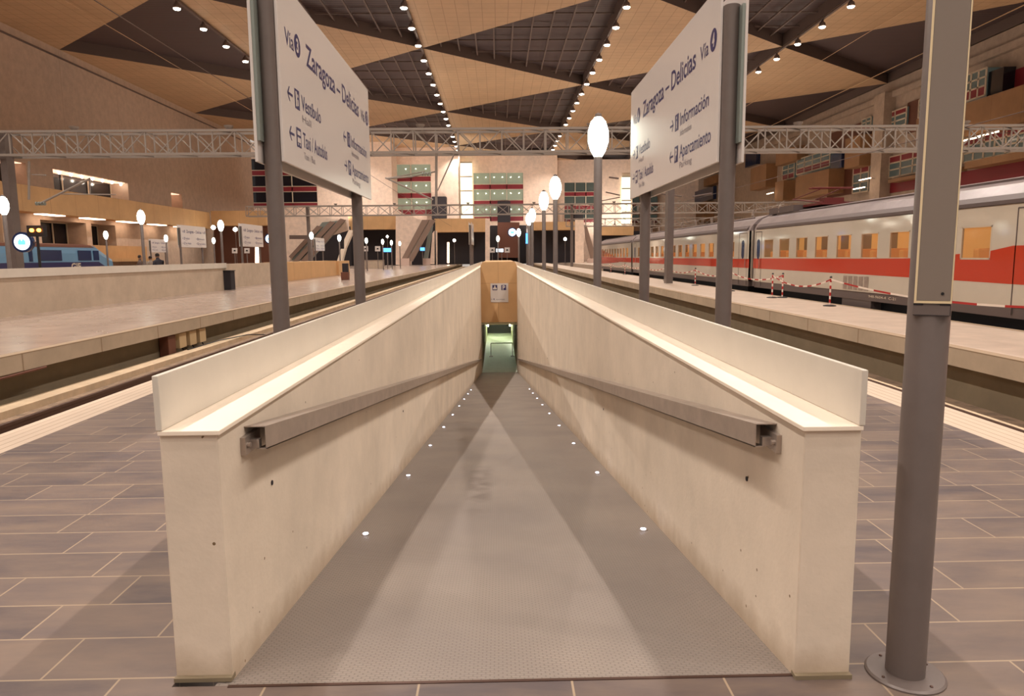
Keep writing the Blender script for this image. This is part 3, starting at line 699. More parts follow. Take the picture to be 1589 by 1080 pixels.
# ================================================================== STREET LAMPS
def street_lamp(x, y, label, group, detail=False, zb=0.0):
    t = thing('street_lamp', label, 'lamp post', (x, y, zb), group)
    m = MB(); m.lathe((x, y, zb), [(0.0665, 0), (0.0665, 3.1), (0.05, 3.12)], 28 if detail else 14); m.build('pole', 'post', t)
    m = MB(); m.lathe((x, y, zb), [(0.135, 0), (0.135, 0.006), (0.128, 0.012)], 32); m.build('base_plate', 'post', t)
    m = MB(); m.lathe((x, y, zb+3.10), [(0.06, 0), (0.12, 0.10), (0.165, 0.24), (0.165, 0.40), (0.12, 0.55), (0.05, 0.63)], 20); m.build('lantern', 'globe', t)  # lantern widened so its shape takes in the halo
    m = MB(); m.lathe((x, y, zb+3.72), [(0.06, 0), (0.05, 0.05), (0.01, 0.07)], 14); m.build('lantern_cap', 'post', t)
    return t
L0 = street_lamp(1.49, 2.42, 'large grey lamp post in the right foreground, its lamp above the picture', 'street lamps on our platform', True)
# service hatch and base bolts of the foreground post (facing the camera)
m = MB(); px_, py_ = 1.49, 2.42
dirc = (Vector((0, 0, 0))-Vector((px_, py_, 0))).normalized(); rt = Vector((-dirc.y, dirc.x, 0))
# vector to the right of the post as the camera sees it
if rt.x < 0: rt = -rt
def PP(a, d, z): v = Vector((px_, py_, 0))+dirc*d+rt*a; return (v.x, v.y, z)
def pbox(mb, a0, a1, d0, d1, z0, z1):
    q_ = [PP(a0, d1, 0), PP(a1, d1, 0), PP(a1, d0, 0), PP(a0, d0, 0)]
    mb.prism([(p[0], p[1], z0) for p in q_], (0, 0, z1-z0))
cm = MB(); pbox(cm, -0.046, -0.039, 0.03, 0.072, 1.385, 3.02); pbox(cm, 0.060, 0.064, 0.02, 0.070, 1.385, 3.02); pbox(cm, -0.046, 0.064, 0.03, 0.0715, 1.378, 1.386); cm.build('hatch_trim', 'cream', L0)
cm = MB(); pbox(cm, -0.0385, 0.0595, 0.025, 0.0705, 1.387, 3.02); HATCH = cm.build('hatch', 'hatch', L0)
cm = MB(); pbox(cm, -0.047, -0.018, 0.04, 0.0695, 1.371, 1.376); pbox(cm, 0.030, 0.062, 0.03, 0.0692, 1.371, 1.376); pbox(cm, -0.047, 0.060, 0.04, 0.0692, 1.3365, 1.3385); pbox(cm, 0.0605, 0.063, 0.02, 0.0682, 1.337, 1.371); cm.build('seam', 'dark', L0)
cm = MB(); pbox(cm, -0.047, 0.0605, 0.03, 0.068, 1.338, 1.372); cm.build('lower_cover', 'post', L0)
cm = MB(); c_ = PP(0.036, 0.070, 1.411); c2 = PP(0.036, 0.0725, 1.411); cm.bar(c_, c2, 0.010, n=14); cm.build('lock', 'black', HATCH)
cm = MB()
for a in (20, 110, 200, 290):
    cm.lathe((px_+0.108*cos(math.radians(a)), py_+0.108*sin(math.radians(a)), 0.011), [(0.006, 0), (0.006, 0.004), (0.003, 0.006)], 8)
cm.build('bolt', 'rail', L0)

GL = 'street lamps in a row right of the ramp'
LP = street_lamp(1.62, 11.6, 'tall lamp post with bright lantern left of the V\u00eda 4 sign', GL, True)
for i, (x, y) in enumerate([(1.62, 20.1), (1.60, 24.8), (1.62, 33.6), (1.62, 37.0), (1.7, 58.0)]):
    put_copy(LP, (x, y, 0), '%s of the small bright lamps receding beyond the tall lamp right of the ramp' % ORD[i], GL)
m = put_copy(LP, (0.02, 78, 0), 'single small lamp above the ochre ramp box', GL)
GA = 'street lamps on the platform across the left track'
for i, (x, y) in enumerate([(-16.9, 25.0), (-15.9, 32.4), (-15.8, 41.3), (-15.9, 52.0), (-15.9, 61.5), (-15.3, 69.5), (-14.9, 81.5), (-14.1, 88.0), (-14.0, 94.5), (-13.8, 101)]):
    put_copy(LP, (x, y, 0), '%s street lamp on the platform behind the left parapet' % ORD[i], GA)
GB = 'street lamps on the outermost left platform'
for i, (x, y) in enumerate([(-29.9, 44.5), (-29.9, 55.3), (-30.0, 65.4), (-29.6, 75.2)]):
    put_copy(LP, (x, y, 0), '%s small lamp of the outermost left platform, near the blue train' % ORD[i], GB)

# clocks: blue-white glowing discs on posts
def clock(x, y, z, label):
    t = thing('clock', label, 'clock', (x, y, 0), 'glowing round clocks')
    MB().bar((x+0.55, y, 0), (x+0.55, y, z+0.1), 0.09, n=10).build('pole', 'truss_dark', t)
    MB().bar((x+0.3, y, z), (x+0.55, y, z), 0.06, n=8).build('arm', 'truss_dark', t)
    MB().bar((x, y+0.08, z), (x, y-0.08, z), 0.78, n=28).build('case', 'blueglass', t)
    MB().bar((x, y-0.08, z), (x, y-0.10, z), 0.60, n=28).build('dial', 'whiteglow', t)
    h = MB(); h.prism([(x-0.14, y-0.105, z-0.1), (x-0.14, y-0.105, z+0.03), (x-0.06, y-0.105, z+0.13), (x, y-0.105, z+0.03), (x+0.06, y-0.105, z+0.13), (x+0.14, y-0.105, z+0.03), (x+0.14, y-0.105, z-0.1)], (0, -0.01, 0)); h.build('dial_marks', 'blueglow', t)
clock(-18.3, 28.0, 2.25, 'blue and white glowing round clock near the blue train')
clock(-16.6, 52.6, 2.95, 'blue glowing round clock partly hidden behind the V\u00eda 3 sign post')
clock(1.19, 58.6, 3.46, 'blue glowing round clock beside the receding lamps right of the ramp')

# ================================================================== LEFT PLATFORM OBJECTS
XP = -13.6
t = thing('parapet_wall', 'long low cream parapet on the platform across the left track', 'wall', (XP, 16, 0))
m = MB(); m.box(XP-0.22, XP, -10, 35.9, 0, 1.12); m.build('wall_body', 'parapet', t)
m = MB(); m.box(XP-0.24, XP-0.0, -10, 35.9, 1.12, 1.14); m.build('coping', 'coping', t)
m = MB(); m.box(XP-0.0, XP+0.03, -10, 35.9, 1.08, 1.33); m.build('upstand_panel', 'upstand', t)
o = MB().box(XP-0.7, XP-0.5, 35.9, 46.5, 0, 1.28).build('parapet_wall', 'parapet'); tag(o, 'set-back cream wall behind the black bin and the distant sign', 'wall')
t = thing('ramp_cover', 'long low ochre box on the left platform beside the grey sign post', 'ramp cover', (-14.2, 55, 0))
MB().box(-15.4, -14.1, 47.2, 62.5, 0, 1.28).build('long_panel', 'ochre_y', t); MB().box(-14.9, -13.9, 62.5, 67, 0, 1.25).build('end_panel', 'ochre_y', t); MB().box(-14.12, -14.02, 46.9, 47.2, 0, 1.45).build('corner_post', 'cream', t)
# black bin
t = thing('litter_bin', 'tall black box bin standing by the left parapet', 'bin', (-13.6, 35.8, 0))
MB().box(-13.95, -13.25, 35.5, 36.1, 0.0, 0.93).build('body', 'dark', t, bevel=0.02); MB().box(-13.98, -13.22, 35.47, 36.13, 0.93, 0.97).build('lid', 'black', t)
t = thing('litter_bin', 'dark two-part bin at the end of the ochre box on the left platform', 'bin', (-10.55, 49.6, 0))
MB().box(-10.85, -10.35, 49.3, 49.8, 0, 0.55).build('lower_body', 'brown', t, bevel=0.02); MB().box(-10.75, -10.38, 49.35, 49.75, 0.55, 1.15).build('upper_body', 'dark', t, bevel=0.02)
# trackside cable boxes under the platform edge
for k in range(4):
    y = 17.7+k*0.62
    t = thing('cable_box', ['dark', 'first beige', 'second beige', 'third beige'][k]+' cable box fixed under the left platform edge', 'cable box', (-8.3, y, -0.85), 'cable boxes under the left platform edge')
    MB().box(-8.38, -8.15, y-0.2, y+0.2, -0.72 if k else -0.85, -0.34).build('body', 'beigebox' if k else 'brown', t, bevel=0.01)
    MB().path([(-8.2, y, -0.7), (-8.15, y+0.05, -0.86), (-8.0, y+0.25, -0.87), (-7.95, y+0.4, -0.87)], 0.035).build('cable', 'black', t)
o = MB().path([(-8.0, 18.2, -0.76), (-7.9, 20.0, -0.74), (-7.6, 21.5, -0.74), (-7.2, 22.4, -0.85)], 0.03).build('cable', 'black'); tag(o, 'loose black cable running from the boxes along the left trackbed', 'cable')
o = MB().bar((-8.06, 9.5, -0.36), (-8.06, 12.6, -0.33), 0.05, n=8).build('pipe', 'brown'); tag(o, 'short rusty pipe under the left platform edge at the picture edge', 'pipe')

# people behind the parapet on the outer platform (seen from the waist up)
def person(x, y, h, face, coat, label, lean=0.0):
    """standing figure; face = heading in degrees (0 looks to +Y)"""
    t = thing('person', label, 'person', (x, y, 0), 'people standing behind the left parapet')
    a = math.radians(face); fw = Vector((sin(a), cos(a), 0)); rt_ = Vector((cos(a), -sin(a), 0)); c = Vector((x, y, 0)); k = h/1.75
    def P_(r, f, z): return c + rt_*r*k + fw*(f*k+lean*max(0, z-0.9)*k) + Vector((0, 0, z*k))
    pts = [P_(0, 0, .95), P_(0, 0, 1.15), P_(0, .01, 1.36), P_(0, .02, 1.50), P_(0, .035, 1.64), P_(-.19, 0, 1.40), P_(-.25, .02, 1.12), P_(-.20, .14, .92), P_(.19, 0, 1.40), P_(.25, .02, 1.12), P_(.20, .14, .92), P_(-.1, 0, .88), P_(-.11, .02, .48), P_(-.11, -.01, .06), P_(.1, 0, .88), P_(.11, .02, .48), P_(.11, -.01, .06), P_(-.11, .13, .03), P_(.11, .13, .03)]
    ed = [(0, 1), (1, 2), (2, 3), (3, 4), (2, 5), (5, 6), (6, 7), (2, 8), (8, 9), (9, 10), (0, 11), (11, 12), (12, 13), (0, 14), (14, 15), (15, 16), (13, 17), (16, 18)]
    rad = [(.16, .12), (.17, .12), (.19, .12), (.06, .06), (.085, .10), (.075, .075), (.055, .055), (.04, .04), (.075, .075), (.055, .055), (.04, .04), (.1, .1), (.07, .07), (.045, .045), (.1, .1), (.07, .07), (.045, .045), (.035, .03), (.035, .03)]
    me = bpy.data.meshes.new('body'); me.from_pydata([p-Vector((x, y, 0)) for p in pts], ed, []); o = bpy.data.objects.new('body', me); COL.objects.link(o); o.parent = t
    sk = o.modifiers.new('skin', 'SKIN'); sk.use_smooth_shade = True
    for v, r in zip(me.skin_vertices[0].data, rad): v.radius = (r[0]*k, r[1]*k)
    me.skin_vertices[0].data[0].use_root = True
    sb = o.modifiers.new('sub', 'SUBSURF'); sb.levels = 1; sb.render_levels = 1
    me.materials.append(M[coat])
    hd = P_(0, .04, 1.66)
    m = MB(); m.lathe((hd.x, hd.y, hd.z-0.12*k), [(0.03*k, 0), (0.07*k, 0.03*k), (0.085*k, 0.10*k), (0.088*k, 0.16*k), (0.07*k, 0.22*k), (0.02*k, 0.245*k)], 16)
    nz = P_(0, .13, 1.66); m.bar(P_(0, .11, 1.68), nz, 0.02*k, n=6); m.build('head', 'skin', t)
    hr = P_(0, .025, 1.66)
    m = MB(); m.lathe((hr.x, hr.y, hr.z-0.02*k), [(0.088*k, 0), (0.095*k, 0.06*k), (0.08*k, 0.125*k), (0.02*k, 0.155*k)], 16); m.build('hair', 'hair', t)
    for s_ in (-1, 1):
        m = MB(); w0 = P_(s_*.20, .14, .92)
        m.bar(w0, P_(s_*.19, .18, .83), 0.07*k, 0.035*k, n=8)
        for j in range(4): m.bar(P_(s_*(.165+.016*j), .18, .84), P_(s_*(.165+.016*j), .21, .76), 0.016*k, n=6)
        m.bar(P_(s_*.155, .165, .88), P_(s_*.14, .19, .82), 0.018*k, n=6)
        m.build('hand', 'skin', t)
person(-18.9, 38.0, 1.74, 60, 'coat2', 'person in a brown coat standing leftmost of the three behind the parapet')
person(-20.0, 41.5, 1.70, -60, 'coat3', 'person in pale grey clothes standing in the middle of the three')
person(-16.5, 35.0, 1.80, -60, 'coat', 'person in a dark suit standing rightmost of the three behind the parapet', 0.03)

# signal post with two orange lamps, left
t = thing('signal_post', 'black signal post with two orange lamps in front of the blue train', 'signal', (-15.6, 24.6, 0))
MB().bar((-15.6, 24.6, 0), (-15.6, 24.6, 2.45), 0.09, n=10).build('pole', 'black', t)
MB().box(-15.9, -15.35, 24.55, 24.75, 2.35, 2.72).build('backboard', 'black', t)
for x in (-15.72, -15.48): MB().bar((x, 24.55, 2.56), (x, 24.50, 2.56), 0.12, n=14).build('lamp', 'orangeglow', t)

# blue train on the far left track
XB = -42.0
t = thing('train', 'light blue and navy train standing at the far left platform', 'train', (XB-1.4, 60, 0))
prof = [(0.0, 0.15), (0.0, 1.25), (-0.02, 2.2), (-0.12, 2.7), (-0.5, 3.0), (-1.4, 3.12), (-2.3, 3.0), (-2.7, 2.7), (-2.8, 0.15)]
def coach(mb, XS, ya, yb, pr): mb.prism([(XS+a, ya, z) for a, z in pr], (0, yb-ya, 0))
m = MB(); coach(m, XB, 40, 63.4, prof); m.build('coach_body', 'bluepaint', t)
m = MB(); coach(m, XB, 63.9, 76, prof)
n0 = len(m.v)
# sloping nose
pr2 = [(XB+a*0.75-0.35, 79.3, 0.15+(z-0.15)*0.55) for a, z in prof]; pr1 = [(XB+a, 76, z) for a, z in prof]
k_ = len(prof); m.add(pr1+pr2, [tuple(range(k_, 2*k_))]+[(i, (i+1) % k_, k_+(i+1) % k_, k_+i) for i in range(k_)]); cabm = m.build('cab_body', 'bluepaint', t)
m = MB(); m.box(XB+0.001, XB+0.02, 40, 63.4, 0.2, 1.35); m.box(XB+0.001, XB+0.02, 63.9, 76.0, 0.2, 1.35); m.prism([(XB+0.0, 76, 0.2), (XB+0.0, 76, 1.3), (XB-0.2, 78, 0.6), (XB-0.3, 79, 0.2)], (0.03, 0, 0)); m.build('lower_stripe', 'navypaint', t)
m = MB(); coach(m, XB-0.25, 40, 75.6, [(0.06, 2.80), (-0.3, 3.04), (-1.15, 3.18), (-2.0, 3.04), (-2.4, 2.80)]); m.build('roof_band', 'brown', t)
m = MB()
for y0, y1 in ((66.3, 69.6), (72.3, 74.6), (75.0, 76)): MB().box(XB-0.02, XB+0.03, y0, y1, 1.5, 2.5).build('side_window', 'blueglass', cabm)
MB().box(XB-0.02, XB+0.03, 64.8, 65.3, 1.45, 2.5).build('door_window', 'blueglass', cabm)
m = MB(); m.box(XB-0.6, XB-0.1, 63.4, 63.9, 0.2, 2.5); m.build('gangway', 'black', t)
m = MB(); put_text(m, 'GIF', 71.0, 0.62, 0.62, 1.6, lambda u, v: (XB+0.03, u, v), 0.03); m.build('lettering', 'frame', t)

# ================================================================== WHITE TRAIN, RIGHT
XT = 10.52
T = thing('train', 'white train with orange-red stripe and lit windows along the right platform', 'train', (XT+1.45, 30, 0))
roofp = [(0.0, 2.5), (0.10, 2.72), (0.32, 2.95), (0.75, 3.14), (1.45, 3.22), (2.15, 3.14), (2.58, 2.95), (2.8, 2.72), (2.9, 2.5)]
def white_coach(ya, yb, wins, lab, seats=True, doors=()):
    c = MB()
    ZW0, ZW1 = 1.38, 2.10
    # far side, ends, floor
    c.box(XT+2.82, XT+2.9, ya, yb, 0.42, 2.5); c.box(XT, XT+2.9, ya, ya+0.06, 0.42, 2.5); c.box(XT, XT+2.9, yb-0.06, yb, 0.42, 2.5); c.box(XT+0.05, XT+2.85, ya, yb, 0.42, 0.5)
    c.box(XT, XT+0.06, ya, yb, 0.42, ZW0); c.box(XT, XT+0.06, ya, yb, ZW1, 2.5)
    ed = sorted(wins); y = ya
    for a, b in ed: c.box(XT, XT+0.06, y, a, ZW0, ZW1); y = b
    c.box(XT, XT+0.06, y, yb, ZW0, ZW1)
    body = c.build('coach_body', 'trainwhite', T)
    m = MB(); m.prism([(XT+a, ya, z) for a, z in roofp], (0, yb-ya, 0)); m.build('roof', 'trainroof', T)
    m = MB(); m.prism([(XT+0.10, ya+0.3, 2.5), (XT-0.03, ya+0.3, 2.52), (XT-0.02, ya+0.3, 2.60), (XT+0.1, ya+0.3, 2.72)], (0, yb-ya-0.6, 0)); m.box(XT+0.52, XT+0.56, ya+1, yb-1, 3.0, 3.09); m.build('roof_gutter', 'skirt', T)
    m = MB(); m.box(XT+0.03, XT+2.87, ya+0.1, yb-0.1, 0.18, 0.42); m.build('skirt', 'skirt', T)
    m = MB(); m.box(XT+0.35, XT+2.5, ya+1.0, yb-1.0, -0.55, 0.18)
    for yy in (ya+2.5, ya+5, yb-2.5, yb-5):
        m.bar((XT+0.6, yy, -0.4), (XT+0.75, yy, -0.4), 0.88, n=20)
    m.build('underframe', 'under', T)
    # inside: glowing lining and seats stand for the lighting, plus lamps
    if wins:
        wy0, wy1 = ed[0][0]-0.5, ed[-1][1]+0.5
        m = MB(); m.box(XT+1.6, XT+1.66, wy0, wy1, 0.5, 2.45); m.box(XT+0.1, XT+1.6, wy0, wy1, 2.4, 2.45); m.build('interior_lining', 'interior', body)
        if seats:
            for a, b in ed:
                yc = (a+b)/2
                s_ = MB(); s_.box(XT+0.22, XT+1.1, yc-0.38, yc-0.18, 0.9, 1.66); s_.box(XT+0.22, XT+1.1, yc-0.30, yc+0.30, 0.85, 1.02); s_.box(XT+0.22, XT+1.1, yc+0.20, yc+0.40, 0.9, 1.62)
                s_.build('seat', 'seat', body, bevel=0.04)
        for a, b in ed:
            yc = (a+b)/2
            MB().box(XT+1.57, XT+1.59, yc-0.10, yc+0.42, 1.62, 2.14).build('far_window', 'seatback', body)
            MB().bar((XT+1.0, yc-0.30, 2.2), (XT+1.0, yc-0.02, 2.2), 0.07, n=8).build('reading_lamp', 'warmglow', body)
        for a, b in ed:
            g = MB(); g.box(XT+0.025, XT+0.035, a, b, ZW0, ZW1); w_ = g.build('window', 'glass', body)
            if ya < 30:
                f = MB(); e = 0.03
                f.box(XT-0.004, XT+0.02, a, a+e, ZW0, ZW1); f.box(XT-0.004, XT+0.02, b-e, b, ZW0, ZW1); f.box(XT-0.004, XT+0.02, a, b, ZW0, ZW0+e); f.box(XT-0.004, XT+0.02, a, b, ZW1-e, ZW1); f.build('window_frame', 'frame', body)
    for (d0, d1) in doors:
        m = MB()
        for yy in (d0, d1): m.box(XT-0.006, XT+0.01, yy-0.015, yy+0.015, 0.25, 2.42)
        m.box(XT-0.006, XT+0.01, d0, d1, 2.40, 2.43); dr = m.build('door', 'skirt', T)
        m = MB(); yc = (d0+d1)/2; w2 = 0.17
        ring = [(XT-0.008, yc+w2*cos(q_), (1.95 if sin(q_) > 0 else 1.5)+w2*sin(q_)) for q_ in [2*PI*i/20 for i in range(20)]]
        m.prism(ring, (0.01, 0, 0)); m.build('door_window', 'blueglass', dr)
        m = MB(); m.bar((XT-0.03, d0+0.12, 0.95), (XT-0.03, d0+0.12, 1.35), 0.025, n=6); m.build('handle', 'steel', dr)
    return body
w1 = [(15.06, 16.06), (18.09, 19.03)]+[(18.09+1.505*k, 19.03+1.505*k) for k in range(1, 7)]
b1 = white_coach(4.0, 29.2, w1, 'near', doors=((12.9, 14.33), (28.35, 29.0)))
b2 = white_coach(29.7, 55.6, [(31.6+1.5*k, 32.5+1.5*k) for k in range(15)], 'mid', doors=((30.0, 31.0), (54.2, 55.1)))
b3 = white_coach(56.1, 74.5, [(57.6+1.5*k, 58.5+1.5*k) for k in range(10)], 'far')
m = MB()
for a, b in ((29.2, 29.7), (55.6, 56.1)): m.box(XT+0.15, XT+2.75, a, b, 0.2, 2.75)
m.build('gangway', 'skirt', T)
# stripe
st = MB(); e = 0.006
def strip(pts): st.prism([(XT-e, y, z) for y, z in pts], (e+0.001, 0, 0))
strip([(20.2, .92), (20.2, 1.375), (29.2, 1.35), (29.2, .95)]); strip([(16.9, .90), (16.9, 1.40), (20.2, 1.375), (20.2, .92)])
strip([(4, .80), (4, 1.37), (16.9, 1.37), (16.9, .90)]); strip([(16.06, 1.37), (16.06, 1.50), (18.09, 1.37)]); strip([(4, 1.37), (4, 1.72), (14.4, 1.66), (15.06, 1.56), (15.06, 1.37)])
strip([(29.7, .95), (29.7, 1.33), (55.6, 1.31), (55.6, .95)]); strip([(56.1, .95), (56.1, 1.31), (62, 1.31), (62, .95)]); strip([(62, .9), (62, 1.31), (74.5, 1.37), (74.5, .6)])
for k in range(4, 10): strip([(58.5+1.5*k, 1.36), (58.5+1.5*k, 1.36+0.12*(k-3)), (59.1+1.5*k, 1.36+0.12*(k-3)), (59.1+1.5*k, 1.36)])
st.build('stripe', 'red', T)
m = MB()
for k in range(5): m.box(XT-0.01, XT+0.02, 20.0+k*0.31, 20.24+k*0.31, 0.46, 0.86)
m.build('vent_grille', 'steel', T)
m = MB(); m.box(XT+0.05, XT+0.35, 19.9, 21.6, -0.1, 0.2); m.build('battery_box', 'skirt', T)
m = MB(); put_text(m, 'C', -13.55, 1.16, 0.16, 0.12, lambda u, v: (XT-0.012, -u, v), 0.02); m.build('lettering', 'frame', T)
m = MB(); put_text(m, '948-9604-4  C-21', -20.2+0.2, 0.28, 0.07, 1.4, lambda u, v: (XT+0.02, -u, v), 0.01); m.build('lettering', 'frame', T)
# pantograph on coach 1 roof
pb = MB(); px0, pyc = XT+1.45, 26.0
pb.box(px0-0.6, px0+0.6, pyc-0.9, pyc+0.6, 3.24, 3.32)
for sx in (-0.45, 0.45):
    pb.bar((px0+sx, pyc-0.7, 3.32), (px0+sx, pyc+1.9, 3.62), 0.05, n=8); pb.bar((px0+sx, pyc+1.9, 3.62), (px0+sx*0.8, pyc-0.2, 3.82), 0.04, n=8)
pb.bar((px0-0.75, pyc-0.2, 3.85), (px0+0.75, pyc-0.2, 3.85), 0.05, n=6); pb.bar((px0-0.75, pyc-0.45, 3.85), (px0+0.75, pyc-0.45, 3.85), 0.05, n=6); pb.box(px0-0.35, px0+0.35, pyc-0.6, pyc-0.2, 3.3, 3.5)
pb.build('pantograph', 'panto', T)
m = MB(); m.bar((px0-0.9, 27.6, 3.42), (px0-0.9, 55, 3.42), 0.04, n=6); m.bar((px0-0.9, 27.6, 3.56), (px0-0.5, 29.0, 3.56), 0.03, n=6)
for yy in range(28, 55, 3): m.lathe((px0-0.9, yy, 3.12), [(0.05, 0), (0.07, 0.08), (0.04, 0.1), (0.07, 0.2), (0.03, 0.3)], 10)
m.build('roof_conductor', 'steel', T)
m = MB(); m.box(XT+0.5, XT+2.4, 26.6, 29.0, 3.1, 3.34); m.build('roof_unit', 'skirt', T)

# barrier stanchions with sagging tape along the right platform
def stanchion(x, y):
    t = thing('barrier_post', 'red and white banded barrier post', 'barrier post', (x, y, 0), 'banded barrier posts along the right platform')
    m = MB(); m.lathe((x, y, 0), [(0.18, 0), (0.18, 0.02), (0.1, 0.04)], 16); m.build('base', 'black', t)
    m = MB(); m.bar((x, y, 0.03), (x, y, 0.82), 0.05, n=10); m.build('pole', 'stripe_white', t)
    for k in range(4): MB().bar((x, y, 0.10+k*0.2), (x, y, 0.20+k*0.2), 0.054, n=10).build('red_band', 'stripe_red', t)
    m = MB(); m.lathe((x, y, 0.82), [(0.03, 0), (0.04, 0.03), (0.01, 0.06)], 10); m.build('cap', 'black', t)
    return t
pos = [(9.72, 9.4), (9.72, 20.6), (9.62, 24.75), (9.98, 24.75), (9.75, 29.6), (9.80, 35.2), (9.95, 42.0), (10.0, 49.0), (10.0, 56), (10.0, 63), (10.0, 70)]
s0 = stanchion(*pos[1]); s0['label'] = 'single red and white barrier post left of the foreground lamp post'
lbs = {2: 'left post of the pair of banded barrier posts standing close together', 3: 'right post of the pair of banded barrier posts standing close together', 0: 'red and white barrier post out of view at the right end of the tape'}
for i, (x, y) in enumerate(pos):
    if i == 1: continue
    c = copy_tree(s0); c.location = (x, y, 0); c['label'] = lbs.get(i, '%s of the single barrier posts beyond the pair on the right platform' % ORD[max(0, i-4)])
def tape(a, b, sag, label):
    t = thing('barrier_tape', label, 'barrier tape', ((a[0]+b[0])/2, (a[1]+b[1])/2, 0), 'red and white barrier tapes')
    wh = MB(); rd = MB(); n = 14; za = 0.80
    P = [Vector((a[0]+(b[0]-a[0])*i/n, a[1]+(b[1]-a[1])*i/n, za-sag*4*(i/n)*(1-i/n))) for i in range(n+1)]
    for i in range(n):
        mb = wh if i % 2 else rd
        p, q_ = P[i], P[i+1]; mb.prism([p, q_, q_-Vector((0, 0, .045)), p-Vector((0, 0, .045))], (0.004, 0, 0))
    wh.build('white_sections', 'stripe_white', t); rd.build('red_sections', 'stripe_red', t)
seq = [pos[0], pos[1], pos[2]]
tape(pos[0], pos[1], 0.30, 'red and white tape sagging behind the foreground lamp post'); tape(pos[1], pos[2], 0.28, 'red and white tape sagging between the single post and the pair')
for i in range(3, 10): tape(pos[i], pos[i+1], 0.22, 'barrier tape sagging beyond the pair of posts, %s span' % ORD[i-3])

# ================================================================== CATENARY GANTRIES
def gantry(Y, xs, x0, x1, z0, z1, step, label, dep=1.0, w=0.09, xcols=()):
    t = thing('catenary_gantry', label, 'gantry', ((x0+x1)/2, Y, 0), 'lattice gantries spanning the hall')
    m = MB()
    for yy in (Y, Y+dep):
        m.bar((x0, yy, z0), (x1, yy, z0), w*1.3); m.bar((x0, yy, z1), (x1, yy, z1), w*1.3)
        n = int((x1-x0)/step)
        for i in range(n+1):
            x = x0+(x1-x0)*i/n; m.bar((x, yy, z0), (x, yy, z1), w*0.7)
            if i < n:
                xn = x0+(x1-x0)*(i+1)/n
                if yy == Y or i % 2: m.bar((x, yy, z1 if i % 2 else z0), (xn, yy, z0 if i % 2 else z1), w*0.6)
                if yy != Y: m.bar((x, yy, z0 if i % 2 else z1), (xn, yy, z1 if i % 2 else z0), w*0.5)
                if i % 2 == 0: m.bar((x, Y, z1), (xn, Y+dep, z1), w*0.5); m.bar((x, Y, z0), (xn, Y+dep, z0), w*0.5)
    m.build('lattice_beam', 'gantry', t)
    for x in xcols:
        c = MB(); c.box(x-0.17, x+0.17, Y+0.2, Y+0.8, 0.0, z1+0.1); c.build('column', 'post', t)
    return t
g1 = gantry(38.0, None, -40, 44, 6.95, 8.12, 1.15, 'nearest and largest lattice gantry crossing behind both signs', xcols=(-25.6, 9.25, 31.0))
g2 = gantry(98.0, None, -34, 50, 7.2, 8.5, 1.6, 'second lattice gantry crossing in front of the end-wall windows', w=0.11, xcols=(-25.8, 10.2, 31.5))
g3 = gantry(146.0, None, 14, 50, 7.4, 8.9, 2.0, 'farthest small lattice gantry behind the V\u00eda 4 sign posts', w=0.13, xcols=(31.5,))
# hangers and insulated arms
def cantilever(pts_list, label, loc, m_='gantry', ins=()):
    t = thing('overhead_line_support', label, 'overhead line support', loc)
    m = MB()
    for a, b, w_ in pts_list: m.bar(a, b, w_, n=8)
    m.build('tubes', m_, t)
    m = MB()
    for p in ins:
        for j in range(4): m.bar((p[0]+j*0.14, p[1], p[2]), (p[0]+j*0.14+0.05, p[1], p[2]), 0.2, n=10)
    if ins: m.build('insulator', 'postg', t)
    return t
def G(px, py, Y=38.3): p = at(px, py, Y=Y); return (p.x, p.y, p.z)
cantilever([(G(677, 236), G(677, 318), .14), (G(706, 236), G(679, 296), .07), (G(677, 266), G(640, 274), .08), (G(640, 274), G(600, 277), .10), (G(598, 276), G(672, 310), .09), (G(600, 277), G(660, 266), .06)], 'insulated catenary arm hanging from the gantry right of the V\u00eda 3 sign', G(677, 318), ins=(G(655, 270),))
cantilever([(G(45, 250), G(45, 310), .12), (G(50, 271), G(72, 272), .07), (G(62, 316), G(140, 277), .11), (G(95, 301), G(180, 302), .06), (G(140, 277), G(140, 302), .04)], 'insulated catenary arm left of the picture above the blue train', G(45, 310), ins=(G(56, 316),))
cantilever([(G(1022, 300, 60), G(1058, 305, 60), .12), (G(1075, 305, 60), G(1105, 300, 60), .12)], 'dark catenary insulator under the V\u00eda 4 sign', G(1022, 300, 60), 'truss_dark')
cantilever([(G(945, 275, 90), G(960, 277, 90), .22), (G(940, 298, 90), G(962, 303, 90), .15), (G(932, 312, 90), G(962, 306, 90), .12)], 'small catenary arm right of the tall lamp', G(945, 275, 90), 'truss_dark')
def wire(a, b, label, r=0.04, m_='gantry'):
    o = MB().bar(a, b, r, n=6).build('overhead_wire', m_); tag(o, label, 'wire', 'wires along the hall'); return o
wire((50.0, 10, 24.6), (50.0, 190, 24.6), 'thin cable under the dark ceiling near the right wall', 0.12, 'tan')
wire((39.4, 10, 24.6), (39.4, 190, 24.6), 'thin cable crossing the ceiling right of the outer lamps', 0.07, 'tan')
wire((-38.5, 10, 24.6), (-38.5, 150, 24.6), 'thin cable under the ceiling near the left wall', 0.08, 'tan')
wire((-6.3, 5, 5.6), (-6.3, 98, 5.6), 'contact wire over the left track', 0.02, 'truss_dark')
wire((11.9, 5, 4.6), (11.9, 98, 5.2), 'contact wire over the white train', 0.02, 'truss_dark')
for px_a, py_a, py_b, nm in ((52, 7, 68, 'long left'), (304, 120, 182, 'short left')):
    a = at(px_a, py_a, Y=60 if px_a < 100 else 100); b = at(px_a, py_b, Y=60 if px_a < 100 else 100)

